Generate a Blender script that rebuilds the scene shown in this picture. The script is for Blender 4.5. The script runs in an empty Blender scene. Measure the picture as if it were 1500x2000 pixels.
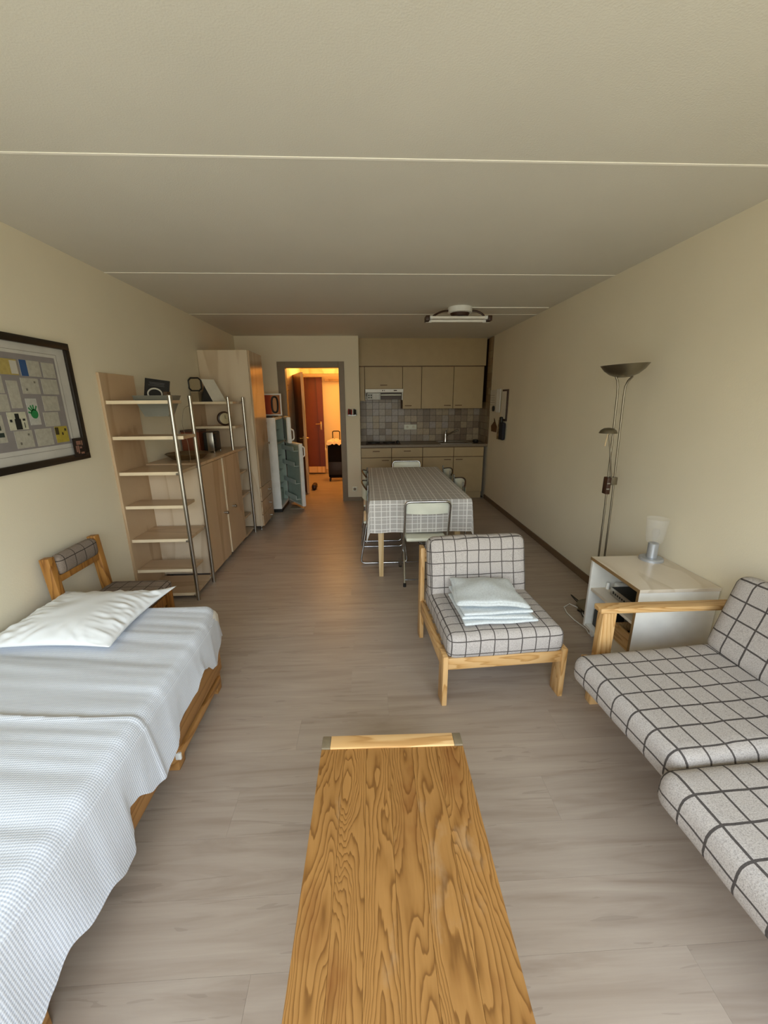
import bpy, bmesh, math, random
from mathutils import Vector, Matrix, noise
R = math.radians
scene = bpy.context.scene
COL = scene.collection
random.seed(7)

# ------------------------------------------------------------------ camera
cam_d = bpy.data.cameras.new('camera'); cam = bpy.data.objects.new('camera', cam_d); COL.objects.link(cam)
scene.camera = cam
YAW, PITCH, ROLL, CAMH, FPX = 0.0435266822, 0.272838711, -0.00789294354, 1.58072992, 778.667532
cam_d.sensor_fit = 'VERTICAL'; cam_d.sensor_height = 24.0
cam_d.lens = FPX / 2000.0 * 24.0
cam_d.clip_start = 0.02; cam_d.clip_end = 60
cy, sy, cp, sp = math.cos(YAW), math.sin(YAW), math.cos(PITCH), math.sin(PITCH)
f0 = Vector((sy, cy, 0)); r0 = Vector((cy, -sy, 0)); up0 = Vector((0, 0, 1))
fw = cp * f0 - sp * up0; u0 = cp * up0 + sp * f0
rv = math.cos(ROLL) * r0 + math.sin(ROLL) * u0
uv = -math.sin(ROLL) * r0 + math.cos(ROLL) * u0
cam.matrix_world = Matrix(((rv.x, uv.x, -fw.x, 0), (rv.y, uv.y, -fw.y, 0), (rv.z, uv.z, -fw.z, CAMH), (0, 0, 0, 1)))

# ------------------------------------------------------------------ view, sky, lamps
vs = scene.view_settings
vs.view_transform = 'Standard'; vs.look = 'None'; vs.gamma = 1.0; vs.use_curve_mapping = False
vs.exposure = 0.50
scene.cycles.use_denoising = True
scene.cycles.max_bounces = 14; scene.cycles.diffuse_bounces = 9; scene.cycles.glossy_bounces = 4
scene.cycles.transmission_bounces = 8; scene.cycles.caustics_reflective = False; scene.cycles.caustics_refractive = False
scene.cycles.sample_clamp_indirect = 6.0

SKY = 6.0
world = bpy.data.worlds.new('sky'); scene.world = world; world.use_nodes = True
nt = world.node_tree; nt.nodes.clear()
tc = nt.nodes.new('ShaderNodeTexCoord'); sx = nt.nodes.new('ShaderNodeSeparateXYZ')
rp = nt.nodes.new('ShaderNodeValToRGB'); bg = nt.nodes.new('ShaderNodeBackground'); wo = nt.nodes.new('ShaderNodeOutputWorld')
mr = nt.nodes.new('ShaderNodeMapRange'); mr.inputs['From Min'].default_value = -1; mr.inputs['From Max'].default_value = 1
nt.links.new(tc.outputs['Generated'], sx.inputs[0]); nt.links.new(sx.outputs['Z'], mr.inputs['Value'])
nt.links.new(mr.outputs[0], rp.inputs[0]); nt.links.new(rp.outputs[0], bg.inputs[0]); nt.links.new(bg.outputs[0], wo.inputs[0])
e = rp.color_ramp.elements
e[0].position = 0.0; e[0].color = (0.34, 0.33, 0.27, 1)          # lawn and paving below
e[1].position = 1.0; e[1].color = (0.70, 0.84, 1.0, 1)            # overcast sky
k = e.new(0.47); k.color = (0.34, 0.33, 0.27, 1)
k = e.new(0.55); k.color = (0.54, 0.55, 0.50, 1)                  # unseen skyline tone, added to shape the light reaching the far room
k = e.new(0.64); k.color = (0.80, 0.90, 1.0, 1)
bg.inputs[1].default_value = SKY

WX0, WX1, WZ0, WZ1, WY = -1.72, 1.78, 0.12, 2.36, -0.8         # window opening behind the camera
pd = bpy.data.lights.new('window_portal', 'AREA'); pd.shape = 'RECTANGLE'; pd.size = WX1 - WX0; pd.size_y = WZ1 - WZ0
pd.cycles.is_portal = True
po = bpy.data.objects.new('window_portal', pd); COL.objects.link(po)
po.location = ((WX0 + WX1) / 2, WY - 0.05, (WZ0 + WZ1) / 2); po.rotation_euler = (R(90), 0, 0)

hl = bpy.data.lights.new('hall_lamp_light', 'POINT'); hl.energy = 30; hl.color = (1.0, 0.50, 0.13); hl.shadow_soft_size = 0.09
ho = bpy.data.objects.new('hall_lamp_light', hl); COL.objects.link(ho); ho.location = (-0.62, 7.75, 2.34)

# ------------------------------------------------------------------ materials
def s2l(c):
    c = c / 255.0
    return c / 12.92 if c <= 0.04045 else ((c + 0.055) / 1.055) ** 2.4
def hexc(h): return (s2l(int(h[0:2], 16)), s2l(int(h[2:4], 16)), s2l(int(h[4:6], 16)), 1)
class NT:
    def __init__(s, name, rough=0.5, metal=0.0, spec=0.5):
        s.m = bpy.data.materials.new(name); s.m.use_nodes = True; s.t = s.m.node_tree
        s.b = s.t.nodes['Principled BSDF']
        s.b.inputs['Roughness'].default_value = rough; s.b.inputs['Metallic'].default_value = metal
        s.b.inputs['Specular IOR Level'].default_value = spec
    def n(s, t, **kw):
        x = s.t.nodes.new('ShaderNode' + t)
        for k2, v in kw.items():
            if k2 in x.inputs: x.inputs[k2].default_value = v
            else: setattr(x, k2, v)
        return x
    def l(s, a, b): s.t.links.new(a, b)
    def obj(s, scale=(1, 1, 1), rnd=0.0):
        t = s.n('TexCoord'); m = s.n('Mapping'); m.inputs['Scale'].default_value = scale
        s.l(t.outputs['Object'], m.inputs['Vector'])
        if rnd:
            o = s.n('ObjectInfo'); v = s.n('VectorMath', operation='SCALE'); v.inputs[0].default_value = (rnd, rnd * 1.7, rnd * .6)
            s.l(o.outputs['Random'], v.inputs['Scale']); s.l(v.outputs[0], m.inputs['Location'])
        return m.outputs[0]
    def ramp(s, fac, stops):
        r = s.n('ValToRGB'); el = r.color_ramp.elements
        el[0].position, el[0].color = stops[0]; el[1].position, el[1].color = stops[-1]
        for p, c in stops[1:-1]:
            q = el.new(p); q.color = c
        s.l(fac, r.inputs[0]); return r.outputs[0]
    def noise(s, vec, scale=5, detail=4, rough=.5, dist=0):
        x = s.n('TexNoise', Scale=scale, Detail=detail, Roughness=rough, Distortion=dist); s.l(vec, x.inputs['Vector']); return x.outputs['Fac']
    def math(s, op, a, b=None, c=None):
        x = s.n('Math', operation=op)
        for i, v in enumerate((a, b, c)):
            if v is None: continue
            if isinstance(v, (int, float)): x.inputs[i].default_value = v
            else: s.l(v, x.inputs[i])
        return x.outputs[0]
    def mix(s, fac, a, b, blend='MIX'):
        x = s.n('Mix', data_type='RGBA', blend_type=blend)
        for i, v in ((0, fac), (6, a), (7, b)):
            if isinstance(v, (int, float, tuple)): x.inputs[i].default_value = v
            else: s.l(v, x.inputs[i])
        return x.outputs[2]
    def bump(s, h, strength=.2, dist=.01):
        x = s.n('Bump', Strength=strength, Distance=dist); s.l(h, x.inputs['Height']); s.l(x.outputs[0], s.b.inputs['Normal'])
    def color(s, c):
        if isinstance(c, tuple): s.b.inputs['Base Color'].default_value = c
        else: s.l(c, s.b.inputs['Base Color'])
        return s.m

def plain(name, h, rough=.5, metal=0., spec=.5, var=.06, scale=9.0):
    q = NT(name, rough, metal, spec); c = hexc(h)
    v = q.noise(q.obj((1, 1, 1)), scale, 3)
    lo = tuple(x * (1 - var) for x in c[:3]) + (1,); hi = tuple(min(1, x * (1 + var)) for x in c[:3]) + (1,)
    return q.color(q.ramp(v, [(.3, lo), (.7, hi)]))

def paint(name, h, bump=.12, var=.03):
    q = NT(name, .75, 0, .25); c = hexc(h); v = q.obj()
    n1 = q.noise(v, 1.3, 4); n2 = q.noise(v, 160, 2)
    lo = tuple(x * (1 - var) for x in c[:3]) + (1,); hi = tuple(min(1, x * (1 + var)) for x in c[:3]) + (1,)
    q.bump(n2, bump, .004)
    return q.color(q.ramp(n1, [(.3, lo), (.7, hi)]))

def wood(name, light, dark, mid=None, along='Y', ring=30, stretch=.10, rough=.45, spec=.45, rnd=7., fine=.5, wob=2.2):
    q = NT(name, rough, 0, spec)
    i = 'XYZ'.index(along); sc = [1, 1, 1]; sc[i] = stretch
    v = q.obj(tuple(sc), rnd)
    # ring field: elongated noise cut into growth rings gives cathedral figure
    warp = q.n('TexNoise', Scale=wob * 2.6, Detail=3, Roughness=.5); q.l(v, warp.inputs['Vector'])
    vm = q.n('VectorMath', operation='MULTIPLY_ADD'); q.l(warp.outputs['Color'], vm.inputs[0]); vm.inputs[1].default_value = (.035, .035, .035); q.l(v, vm.inputs[2])
    w = q.n('TexNoise', Scale=wob, Detail=1, Roughness=.3); q.l(vm.outputs[0], w.inputs['Vector'])
    rings = q.math('FRACT', q.math('MULTIPLY', w.outputs['Fac'], ring))
    saw = q.math('MULTIPLY', q.math('POWER', rings, 2.6), q.math('SUBTRACT', 1.0, q.math('POWER', rings, 24)))
    sf = [60, 60, 60]; sf[i] = 2.0
    fn = q.noise(q.obj(tuple(sf), rnd), 4, 3)
    blot = q.noise(q.obj((1, 1, 1), rnd), 3.2, 4)
    c1 = q.ramp(saw, [(0, hexc(light)), (.45, hexc(mid or light)), (.9, hexc(dark))])
    c2 = q.mix(q.math('MULTIPLY', fn, fine), c1, hexc(dark))
    c3 = q.mix(q.math('MULTIPLY', q.math('SUBTRACT', blot, .35), .55), c2, hexc(dark), 'MIX')
    if name == 'oiled_pine':
        st = q.noise(q.obj((1, .55, 1), 3.), 5.5, 4, .6); pl = q.noise(q.obj((1, .5, 1), 5.), 6.5, 5, .65)
        m1 = q.n('MapRange'); q.l(st, m1.inputs['Value']); m1.inputs['From Min'].default_value = .58; m1.inputs['From Max'].default_value = .74; m1.inputs['To Max'].default_value = .55
        m2 = q.n('MapRange'); q.l(pl, m2.inputs['Value']); m2.inputs['From Min'].default_value = .60; m2.inputs['From Max'].default_value = .76; m2.inputs['To Max'].default_value = .40
        c3 = q.mix(m1.outputs[0], c3, hexc('6E3A12')); c3 = q.mix(m2.outputs[0], c3, hexc('B7A284'))
    q.bump(saw, .12, .002)
    return q.color(c3)

def fabric_plaid(name, base, line, period, width, offs=(0, 0, 0), rnd=0):
    q = NT(name, .95, 0, .15)
    t = q.n('TexCoord'); s = q.n('SeparateXYZ'); q.l(t.outputs['Object'], s.inputs[0])
    ns = q.n('SeparateXYZ'); q.l(t.outputs['Normal'], ns.inputs[0])
    wv = q.noise(t.outputs['Object'], 6, 2)
    tot = None
    for i, ax in enumerate('XYZ'):
        p = q.math('ADD', q.math('ADD', s.outputs[ax], offs[i]), q.math('MULTIPLY', q.math('SUBTRACT', wv, .5), .014))
        fr = q.math('ABSOLUTE', q.math('SUBTRACT', q.math('FRACT', q.math('DIVIDE', p, period)), .5))
        ln = q.math('LESS_THAN', fr, width / period / 2)
        msk = q.math('LESS_THAN', q.math('ABSOLUTE', ns.outputs[ax]), .72)
        m = q.math('MULTIPLY', ln, msk)
        tot = m if tot is None else q.math('MAXIMUM', tot, m)
    sp1 = q.noise(t.outputs['Object'], 260, 2, .7); sp2 = q.noise(t.outputs['Object'], 14, 3)
    b = hexc(base); dk = tuple(x * .62 for x in b[:3]) + (1,); hi = tuple(min(1, x * 1.18) for x in b[:3]) + (1,)
    c = q.ramp(sp1, [(.3, dk), (.52, b), (.75, hi)])
    c = q.mix(q.math('MULTIPLY', sp2, .25), c, dk)
    q.bump(sp1, .35, .003)
    return q.color(q.mix(q.math('MULTIPLY', tot, .86), c, hexc(line)))

M = {}
M['wall'] = paint('cream_wallpaper', 'E4DCC6')
M['ceiling'] = paint('stippled_ceiling_paint', 'D8D5CA', .22)
M['joint'] = paint('joint_filler', 'FBF8EE', .05)
M['hallwall'] = paint('hall_wall_paint', 'EFE2C4')
M['trim'] = plain('taupe_painted_wood', '7D6E58', .45)
M['base_brown'] = plain('brown_skirting', '6E5840', .5)
M['floor_base'] = plain('floor_gap', '5A4E44', .8)
M['pine'] = wood('oiled_pine', 'AC7E46', '5C3814', '976B37', 'Y', 27, .20, .36, .5, 9., .30, 8.5)
M['pine_x'] = wood('oiled_pine_crosswise', 'E2BC86', 'A87840', 'D6AC74', 'X', 12, .12, .42, .4, 9., .2, 9)
M['chairwood_y'] = wood('chair_beech_y', 'D6B07C', '9E743E', 'C99E66', 'Y', 12, .12, .4, .4, 5., .25, 9)
M['chairwood_x'] = wood('chair_beech_x', 'D6B07C', '9E743E', 'C99E66', 'X', 12, .12, .4, .4, 5., .25, 9)
M['chairwood_z'] = wood('chair_beech_z', 'D6B07C', '9E743E', 'C99E66', 'Z', 12, .12, .4, .4, 5., .25, 9)
M['oldwood'] = wood('worn_orange_pine', 'B4803F', '6E4418', '9E6C34', 'Z', 9, .12, .45, .4, 5., .3, 8)
M['bedwood'] = wood('bed_pine', 'B98A52', '7A5226', 'AA7A42', 'Y', 9, .12, .5, .4, 5., .25, 7)
M['maple_z'] = wood('maple_laminate_upright', 'C8AF90', 'A88C6A', 'BFA586', 'Z', 5, .16, .38, .45, 5., .28, 3.5)
M['maple_x'] = wood('maple_laminate_shelf', 'C8AF90', 'A88C6A', 'BFA586', 'X', 5, .16, .34, .5, 5., .28, 3.5)
M['maple_lit_side'] = wood('window_lit_maple_side', 'D9C9B0', 'BCA688', 'D2C0A6', 'Z', 5, .16, .4, .45, 5., .2, 3.5)  # same maple, paler: window light on the near sides is put into the colour
M['maple_lit_edge'] = plain('window_lit_maple_edge', 'E6D5B6', .45)  # edges lightened in colour for the window light they catch
M['birch'] = wood('birch_veneer', 'DCC39A', 'B4935F', 'D2B88C', 'Z', 8, .12, .45, .4, 5., .2)
M['steel'] = plain('brushed_steel', 'B9B6AE', .28, 1.0)
M['steel_dark'] = plain('satin_nickel', '8C8576', .33, 1.0)
M['chrome'] = plain('chrome_tube', 'C4C6C8', .16, 1.0)
M['white'] = plain('white_plastic', 'E9EAE6', .4)
M['cream_pl'] = plain('cream_plastic', 'E6E9DA', .38)
M['white_lam'] = plain('white_laminate', 'E4E2DA', .4)
M['greymaple'] = wood('grey_maple_top', 'DACFBE', 'C2B49E', 'D4C8B6', 'Y', 6, .2, .25, .5, 5., .2, 4.0)
M['black'] = plain('black_plastic', '15130F', .5)
M['blackfab'] = plain('black_fabric', '0D0C0E', .85, 0, .2)
M['kitchen'] = plain('beige_kitchen_front', 'AE9972', .42, 0, .45, .03)
M['kitchen_edge'] = plain('brown_edge_band', '6A4A28', .5)
M['worktop'] = plain('grey_brown_worktop', '7C6E5A', .35, 0, .5, .15, 60)
M['redwood'] = wood('dark_red_door_veneer', '6E3212', '3A1606', '602A0E', 'Z', 4, .08, .38, .5, 3., .4)
M['browndoor'] = wood('brown_door_veneer', '8A5A30', '5A3414', '7A4C26', 'Z', 4, .08, .4, .5, 3., .4)
M['brass'] = plain('pale_brass', 'C8A868', .3, 1.0)
M['grey'] = plain('grey_plastic', '7F8076', .5)
M['taupe'] = plain('taupe_plastic', '8A7B66', .5)
M['dkbrown'] = plain('dark_brown_wood', '3A2213', .45)
M['redbrown'] = plain('red_brown_box', '6E3516', .5)
M['blueblack'] = plain('dark_navy_fabric', '1A1A24', .8)
M['fridge_in'] = plain('fridge_liner', 'A9B8AC', .35)
M['paper'] = plain('white_paper', 'D9D5C8', .8)
M['glassy'] = plain('clear_shelf_plastic', 'C2CEC8', .2)

def m_floor():
    q = NT('taupe_oak_laminate', .36, 0, .36)
    v = q.obj((.55, 6, 1), 11.); vf = q.obj((3, 90, 1), 11.)
    n1 = q.noise(v, 2.2, 5, .55, 1.2); n2 = q.noise(vf, 1.6, 3, .6); n3 = q.noise(q.obj((1.2, 14, 1), 11.), 1.5, 2, .5, 2.0)
    c = q.ramp(n1, [(.28, hexc('9A8A7B')), (.5, hexc('AB9C8D')), (.75, hexc('B6A899'))])
    c = q.mix(q.math('MULTIPLY', n2, .26), c, hexc('82746A'))
    st = q.math('GREATER_THAN', n3, .66)
    c = q.mix(q.math('MULTIPLY', st, .22), c, hexc('6E6158'))
    o = q.n('ObjectInfo'); tint = q.ramp(o.outputs['Random'], [(0, (.965, .965, .965, 1)), (1, (1.03, 1.025, 1.02, 1))])
    c = q.mix(1.0, c, tint, 'MULTIPLY')
    rr = q.n('MapRange'); q.l(n2, rr.inputs['Value']); rr.inputs['To Min'].default_value = .30; rr.inputs['To Max'].default_value = .44
    q.l(rr.outputs[0], q.b.inputs['Roughness'])
    q.bump(n2, .06, .002)
    return q.color(c)
M['floor'] = m_floor()

PL_BASE, PL_LINE = 'B6AFAA', '2A2423'
M['plaid_sofa'] = fabric_plaid('grey_plaid_wool_sofa', PL_BASE, PL_LINE, .0905, .0074, (.028, .03, .045))
M['plaid_chair'] = fabric_plaid('grey_plaid_wool_chair', PL_BASE, PL_LINE, .0745, .0056, (.0372, .01, .0))
M['plaid_old'] = fabric_plaid('brown_grey_plaid_wool', '8C7F74', '2A2320', .085, .005, (.01, .0, .02))

def m_blanket():
    q = NT('white_waffle_cotton', .9, 0, .2)
    t = q.n('TexCoord'); uvn = q.n('SeparateXYZ'); q.l(t.outputs['UV'], uvn.inputs[0])
    P = .0078
    a = q.math('SINE', q.math('MULTIPLY', uvn.outputs['X'], 6.2832 / P)); b = q.math('SINE', q.math('MULTIPLY', uvn.outputs['Y'], 6.2832 / P))
    pr = q.math('ADD', a, b)
    fac = q.n('MapRange'); q.l(pr, fac.inputs['Value']); fac.inputs['From Min'].default_value = -1.6; fac.inputs['From Max'].default_value = 1.0
    c = q.mix(fac.outputs[0], hexc('B4BBC8'), hexc('DEE2E9'))
    q.bump(pr, .15, .002)
    return q.color(c)
M['blanket'] = m_blanket()
M['pillow'] = plain('white_pillow_cotton', 'E6EAEE', .85, 0, .2, .02)

def m_cloth():
    q = NT('grey_linen_with_white_checks', .9, 0, .15)
    t = q.n('TexCoord'); s = q.n('SeparateXYZ'); q.l(t.outputs['UV'], s.inputs[0])
    tot = None
    for ax, off in (('X', 0), ('Y', .01)):
        for per, w, o2 in ((.135, .009, 0), (.135, .004, .03), (.135, .006, .075)):
            fr = q.math('ABSOLUTE', q.math('SUBTRACT', q.math('FRACT', q.math('DIVIDE', q.math('ADD', s.outputs[ax], off + o2 + 5), per)), .5))
            ln = q.math('LESS_THAN', fr, w / per / 2)
            tot = ln if tot is None else q.math('MAXIMUM', tot, ln)
    nz = q.noise(t.outputs['UV'], 300, 2)
    c = q.ramp(nz, [(.3, hexc('A8A4A0')), (.7, hexc('C4C1BE'))])
    q.bump(nz, .2, .002)
    return q.color(q.mix(q.math('MULTIPLY', tot, .8), c, hexc('F0EFEC')))
M['cloth'] = m_cloth()
M['padfab'] = plain('pale_blue_grey_cotton', 'CBD1D4', .9, 0, .2, .10, 120)

def m_glass(name, tint=(1, 1, 1, 1), rough=.03):
    q = NT(name, rough); q.b.inputs['Transmission Weight'].default_value = 1; q.b.inputs['IOR'].default_value = 1.45
    q.b.inputs['Base Color'].default_value = tint; return q.m
M['glass'] = m_glass('clear_glass')
M['frost'] = m_glass('frosted_glass', (1, 1, 1, 1), .35)
TILES = [plain('tile_' + n, h, .35, 0, .5, .12, 30) for n, h in
         (('stone_grey', '9A8E80'), ('taupe', '8A7862'), ('umber', '74604A'), ('lilac_grey', '988D86'), ('sand', 'A08E72'))]
TDARK = [plain('dark_tile_' + n, h, .35, 0, .5, .12, 30) for n, h in (('coffee', '8E7656'), ('umber', '7E6848'), ('olive', '92805E'))]

# ------------------------------------------------------------------ mesh building
class MB:
    def __init__(s): s.bm = bmesh.new(); s.uv = None
    def box(s, x0, x1, y0, y1, z0, z1, bev=0.0, seg=2):
        r = bmesh.ops.create_cube(s.bm, size=1.0, matrix=Matrix.Translation(((x0 + x1) / 2, (y0 + y1) / 2, (z0 + z1) / 2)) @ Matrix.Diagonal((abs(x1 - x0), abs(y1 - y0), abs(z1 - z0), 1)))
        if bev > 0:
            es = {ed for v in r['verts'] for ed in v.link_edges}
            bmesh.ops.bevel(s.bm, geom=list(es), offset=bev, segments=seg, profile=.5, affect='EDGES')
        return s
    def bar(s, p0, p1, w, h, bev=0.0, up=Vector((0, 0, 1))):
        p0, p1 = Vector(p0), Vector(p1); d = p1 - p0; L = d.length; d.normalize()
        if abs(d.dot(up)) > .95: up = Vector((0, 1, 0))
        x = d.cross(up).normalized(); u = x.cross(d)
        m = Matrix(((x.x, d.x, u.x, (p0.x + p1.x) / 2), (x.y, d.y, u.y, (p0.y + p1.y) / 2), (x.z, d.z, u.z, (p0.z + p1.z) / 2), (0, 0, 0, 1)))
        r = bmesh.ops.create_cube(s.bm, size=1.0, matrix=m @ Matrix.Diagonal((w, L, h, 1)))
        if bev > 0:
            es = {ed for v in r['verts'] for ed in v.link_edges}
            bmesh.ops.bevel(s.bm, geom=list(es), offset=bev, segments=2, profile=.5, affect='EDGES')
        return s
    def cyl(s, p0, p1, r0, r1=None, seg=16):
        return s.tube([p0, p1], [r0, r0 if r1 is None else r1], seg)
    def tube(s, pts, r, seg=10, closed=False):
        pts = [Vector(p) for p in pts]; n = len(pts); rs = r if isinstance(r, (list, tuple)) else [r] * n
        rings = []; nrm = None
        for i, p in enumerate(pts):
            a = pts[i - 1] if (i > 0 or closed) else p; b = pts[(i + 1) % n] if (i < n - 1 or closed) else p
            d = (b - a).normalized()
            if nrm is None:
                nrm = d.orthogonal().normalized()
            else:
                nrm = (nrm - d * nrm.dot(d))
                nrm = nrm.normalized() if nrm.length > 1e-5 else d.orthogonal().normalized()
            bn = d.cross(nrm)
            rings.append([s.bm.verts.new(p + rs[i] * (math.cos(2 * math.pi * k / seg) * nrm + math.sin(2 * math.pi * k / seg) * bn)) for k in range(seg)])
        m = n if closed else n - 1
        for i in range(m):
            A, B = rings[i], rings[(i + 1) % n]
            for k in range(seg):
                s.bm.faces.new((A[k], A[(k + 1) % seg], B[(k + 1) % seg], B[k]))
        if not closed:
            s.bm.faces.new(rings[0][::-1]); s.bm.faces.new(rings[-1])
        return s
    def lathe(s, c, prof, seg=28, axis='Z'):
        c = Vector(c); rings = []
        ax = {'Z': (Vector((1, 0, 0)), Vector((0, 1, 0)), Vector((0, 0, 1))), 'X': (Vector((0, 1, 0)), Vector((0, 0, 1)), Vector((1, 0, 0))), 'Y': (Vector((0, 0, 1)), Vector((1, 0, 0)), Vector((0, 1, 0)))}[axis]
        for r, h in prof:
            if r < 1e-5: rings.append([s.bm.verts.new(c + ax[2] * h)])
            else: rings.append([s.bm.verts.new(c + ax[2] * h + r * (math.cos(2 * math.pi * k / seg) * ax[0] + math.sin(2 * math.pi * k / seg) * ax[1])) for k in range(seg)])
        for A, B in zip(rings, rings[1:]):
            for k in range(seg):
                k2 = (k + 1) % seg
                if len(A) == 1 and len(B) == 1: continue
                if len(A) == 1: s.bm.faces.new((A[0], B[k2], B[k]))
                elif len(B) == 1: s.bm.faces.new((A[k], A[k2], B[0]))
                else: s.bm.faces.new((A[k], A[k2], B[k2], B[k]))
        return s
    def prism(s, poly, d):
        a = [s.bm.verts.new(Vector(p)) for p in poly]; b = [s.bm.verts.new(Vector(p) + Vector(d)) for p in poly]; n = len(a)
        s.bm.faces.new(a[::-1]); s.bm.faces.new(b)
        for i in range(n): s.bm.faces.new((a[i], a[(i + 1) % n], b[(i + 1) % n], b[i]))
        return s
    def grid(s, nu, nv, fn, uvf=None, thick=0.0):
        vs_ = [[s.bm.verts.new(Vector(fn(i / nu, j / nv))) for j in range(nv + 1)] for i in range(nu + 1)]
        if uvf and s.uv is None: s.uv = s.bm.loops.layers.uv.new('UVMap')
        for i in range(nu):
            for j in range(nv):
                f = s.bm.faces.new((vs_[i][j], vs_[i + 1][j], vs_[i + 1][j + 1], vs_[i][j + 1]))
                if uvf:
                    for lp, (a, b) in zip(f.loops, ((i, j), (i + 1, j), (i + 1, j + 1), (i, j + 1))): lp[s.uv].uv = uvf(a / nu, b / nv)
        return s
    def cushion(s, cx, cy, cz, sx, sy, sz, r, bulge=0.0, sag=0.0, n=(14, 14, 6), wob=0.0):
        b2 = bmesh.new(); h = Vector((sx / 2, sy / 2, sz / 2)); inner = Vector((h.x - r, h.y - r, max(h.z - r, 0.0)))
        idx = {}
        def vert(p):
            key = tuple(round(t, 5) for t in p)
            if key in idx: return idx[key]
            q = Vector((max(-inner.x, min(inner.x, p.x)), max(-inner.y, min(inner.y, p.y)), max(-inner.z, min(inner.z, p.z))))
            d = p - q
            o = q + d.normalized() * min(r, h.z) if d.length > 1e-6 else p.copy()
            u, v2 = p.x / h.x, p.y / h.y
            k_ = max(0, (1 - u * u)) * max(0, (1 - v2 * v2))
            o.z += (bulge * k_ if p.z > 0 else -0.0) - (sag * k_ if p.z > 0 else 0)
            o.x += .35 * bulge * (1 - (p.z / h.z) ** 2) * u; o.y += .35 * bulge * (1 - (p.z / h.z) ** 2) * v2
            if wob: o += Vector((noise.noise(o * 7), noise.noise(o * 7 + Vector((9, 0, 0))), noise.noise(o * 7 + Vector((0, 9, 0))))) * wob
            w = b2.verts.new(o + Vector((cx, cy, cz))); idx[key] = w; return w
        def coords(hh, cnt):
            # denser near the ends so the rounding is smooth
            return [hh * math.sin(math.pi / 2 * (2 * i / cnt - 1)) for i in range(cnt + 1)]
        X, Y, Z = coords(h.x, n[0]), coords(h.y, n[1]), coords(h.z, n[2])
        def face(ps):
            vs2 = []
            for p in ps:
                v = vert(Vector(p))
                if v not in vs2: vs2.append(v)
            if len(vs2) > 2:
                try: b2.faces.new(vs2)
                except ValueError: pass
        for i in range(n[0]):
            for j in range(n[1]):
                for z, fl in ((h.z, 0), (-h.z, 1)):
                    ps = [(X[i], Y[j], z), (X[i + 1], Y[j], z), (X[i + 1], Y[j + 1], z), (X[i], Y[j + 1], z)]
                    face(ps[::-1] if fl else ps)
        for i in range(n[0]):
            for j in range(n[2]):
                for y, fl in ((-h.y, 0), (h.y, 1)):
                    ps = [(X[i], y, Z[j]), (X[i + 1], y, Z[j]), (X[i + 1], y, Z[j + 1]), (X[i], y, Z[j + 1])]
                    face(ps[::-1] if fl else ps)
        for i in range(n[1]):
            for j in range(n[2]):
                for x, fl in ((h.x, 0), (-h.x, 1)):
                    ps = [(x, Y[i], Z[j]), (x, Y[i + 1], Z[j]), (x, Y[i + 1], Z[j + 1]), (x, Y[i], Z[j + 1])]
                    face(ps[::-1] if fl else ps)
        me = bpy.data.meshes.new('t'); b2.to_mesh(me); b2.free(); s.bm.from_mesh(me); bpy.data.meshes.remove(me)
        return s
    def xform(s, m):
        bmesh.ops.transform(s.bm, matrix=m, verts=s.bm.verts[:]); return s
    def build(s, name, mat, parent=None, smooth=True, ang=38, local=False, recalc=True, subsurf=0):
        bm = s.bm
        if recalc: bmesh.ops.recalc_face_normals(bm, faces=bm.faces[:])
        loc = Vector((0, 0, 0))
        if parent is None:
            xs = [v.co for v in bm.verts]
            loc = Vector(((min(v.x for v in xs) + max(v.x for v in xs)) / 2, (min(v.y for v in xs) + max(v.y for v in xs)) / 2, min(v.z for v in xs)))
            bmesh.ops.translate(bm, vec=-loc, verts=bm.verts[:])
        elif not local:
            m = world_of(parent).inverted(); bmesh.ops.transform(bm, matrix=m, verts=bm.verts[:])
        me = bpy.data.meshes.new(name); bm.to_mesh(me); bm.free()
        if smooth:
            me.shade_smooth(); me.set_sharp_from_angle(angle=R(ang))
        me.materials.append(mat)
        o = bpy.data.objects.new(name, me); COL.objects.link(o)
        if parent is not None: o.parent = parent
        else: o.location = loc
        return o
def world_of(o):
    m = Matrix.Translation(o.location) @ o.rotation_euler.to_matrix().to_4x4()
    return world_of(o.parent) @ m if o.parent else m
def tag(o, label, cat, group=None):
    o['label'] = label; o['category'] = cat
    if group: o['group'] = group
    return o
def thing(name, label, cat, loc, rz=0, group=None):
    o = bpy.data.objects.new(name, None); COL.objects.link(o); o.location = loc; o.rotation_euler = (0, 0, rz)
    o.empty_display_size = .1
    return tag(o, label, cat, group)
def struct(o): o['kind'] = 'structure'; return o
def copy_tree(o, parent=None):
    c = o.copy(); COL.objects.link(c); c.parent = parent
    for ch in [x for x in bpy.data.objects if x.parent == o]: copy_tree(ch, c)
    return c
def box(*a, **k): return MB().box(*a, **k)
def arc(c, r, a0, a1, n, plane='XZ'):
    out = []
    for i in range(n + 1):
        a = R(a0 + (a1 - a0) * i / n); u, v = r * math.cos(a), r * math.sin(a)
        out.append({'XZ': (c[0] + u, c[1], c[2] + v), 'XY': (c[0] + u, c[1] + v, c[2]), 'YZ': (c[0], c[1] + u, c[2] + v)}[plane])
    return out
def fillet(pts, r, n=5):
    pts = [Vector(p) for p in pts]; out = [pts[0]]
    for a, b, c in zip(pts, pts[1:], pts[2:]):
        d0 = (a - b); d1 = (c - b); l = min(r, d0.length * .49, d1.length * .49)
        p0 = b + d0.normalized() * l; p1 = b + d1.normalized() * l
        for i in range(n + 1):
            t = i / n; out.append((1 - t) ** 2 * p0 + 2 * t * (1 - t) * b + t * t * p1)
    out.append(pts[-1]); return out

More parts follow.
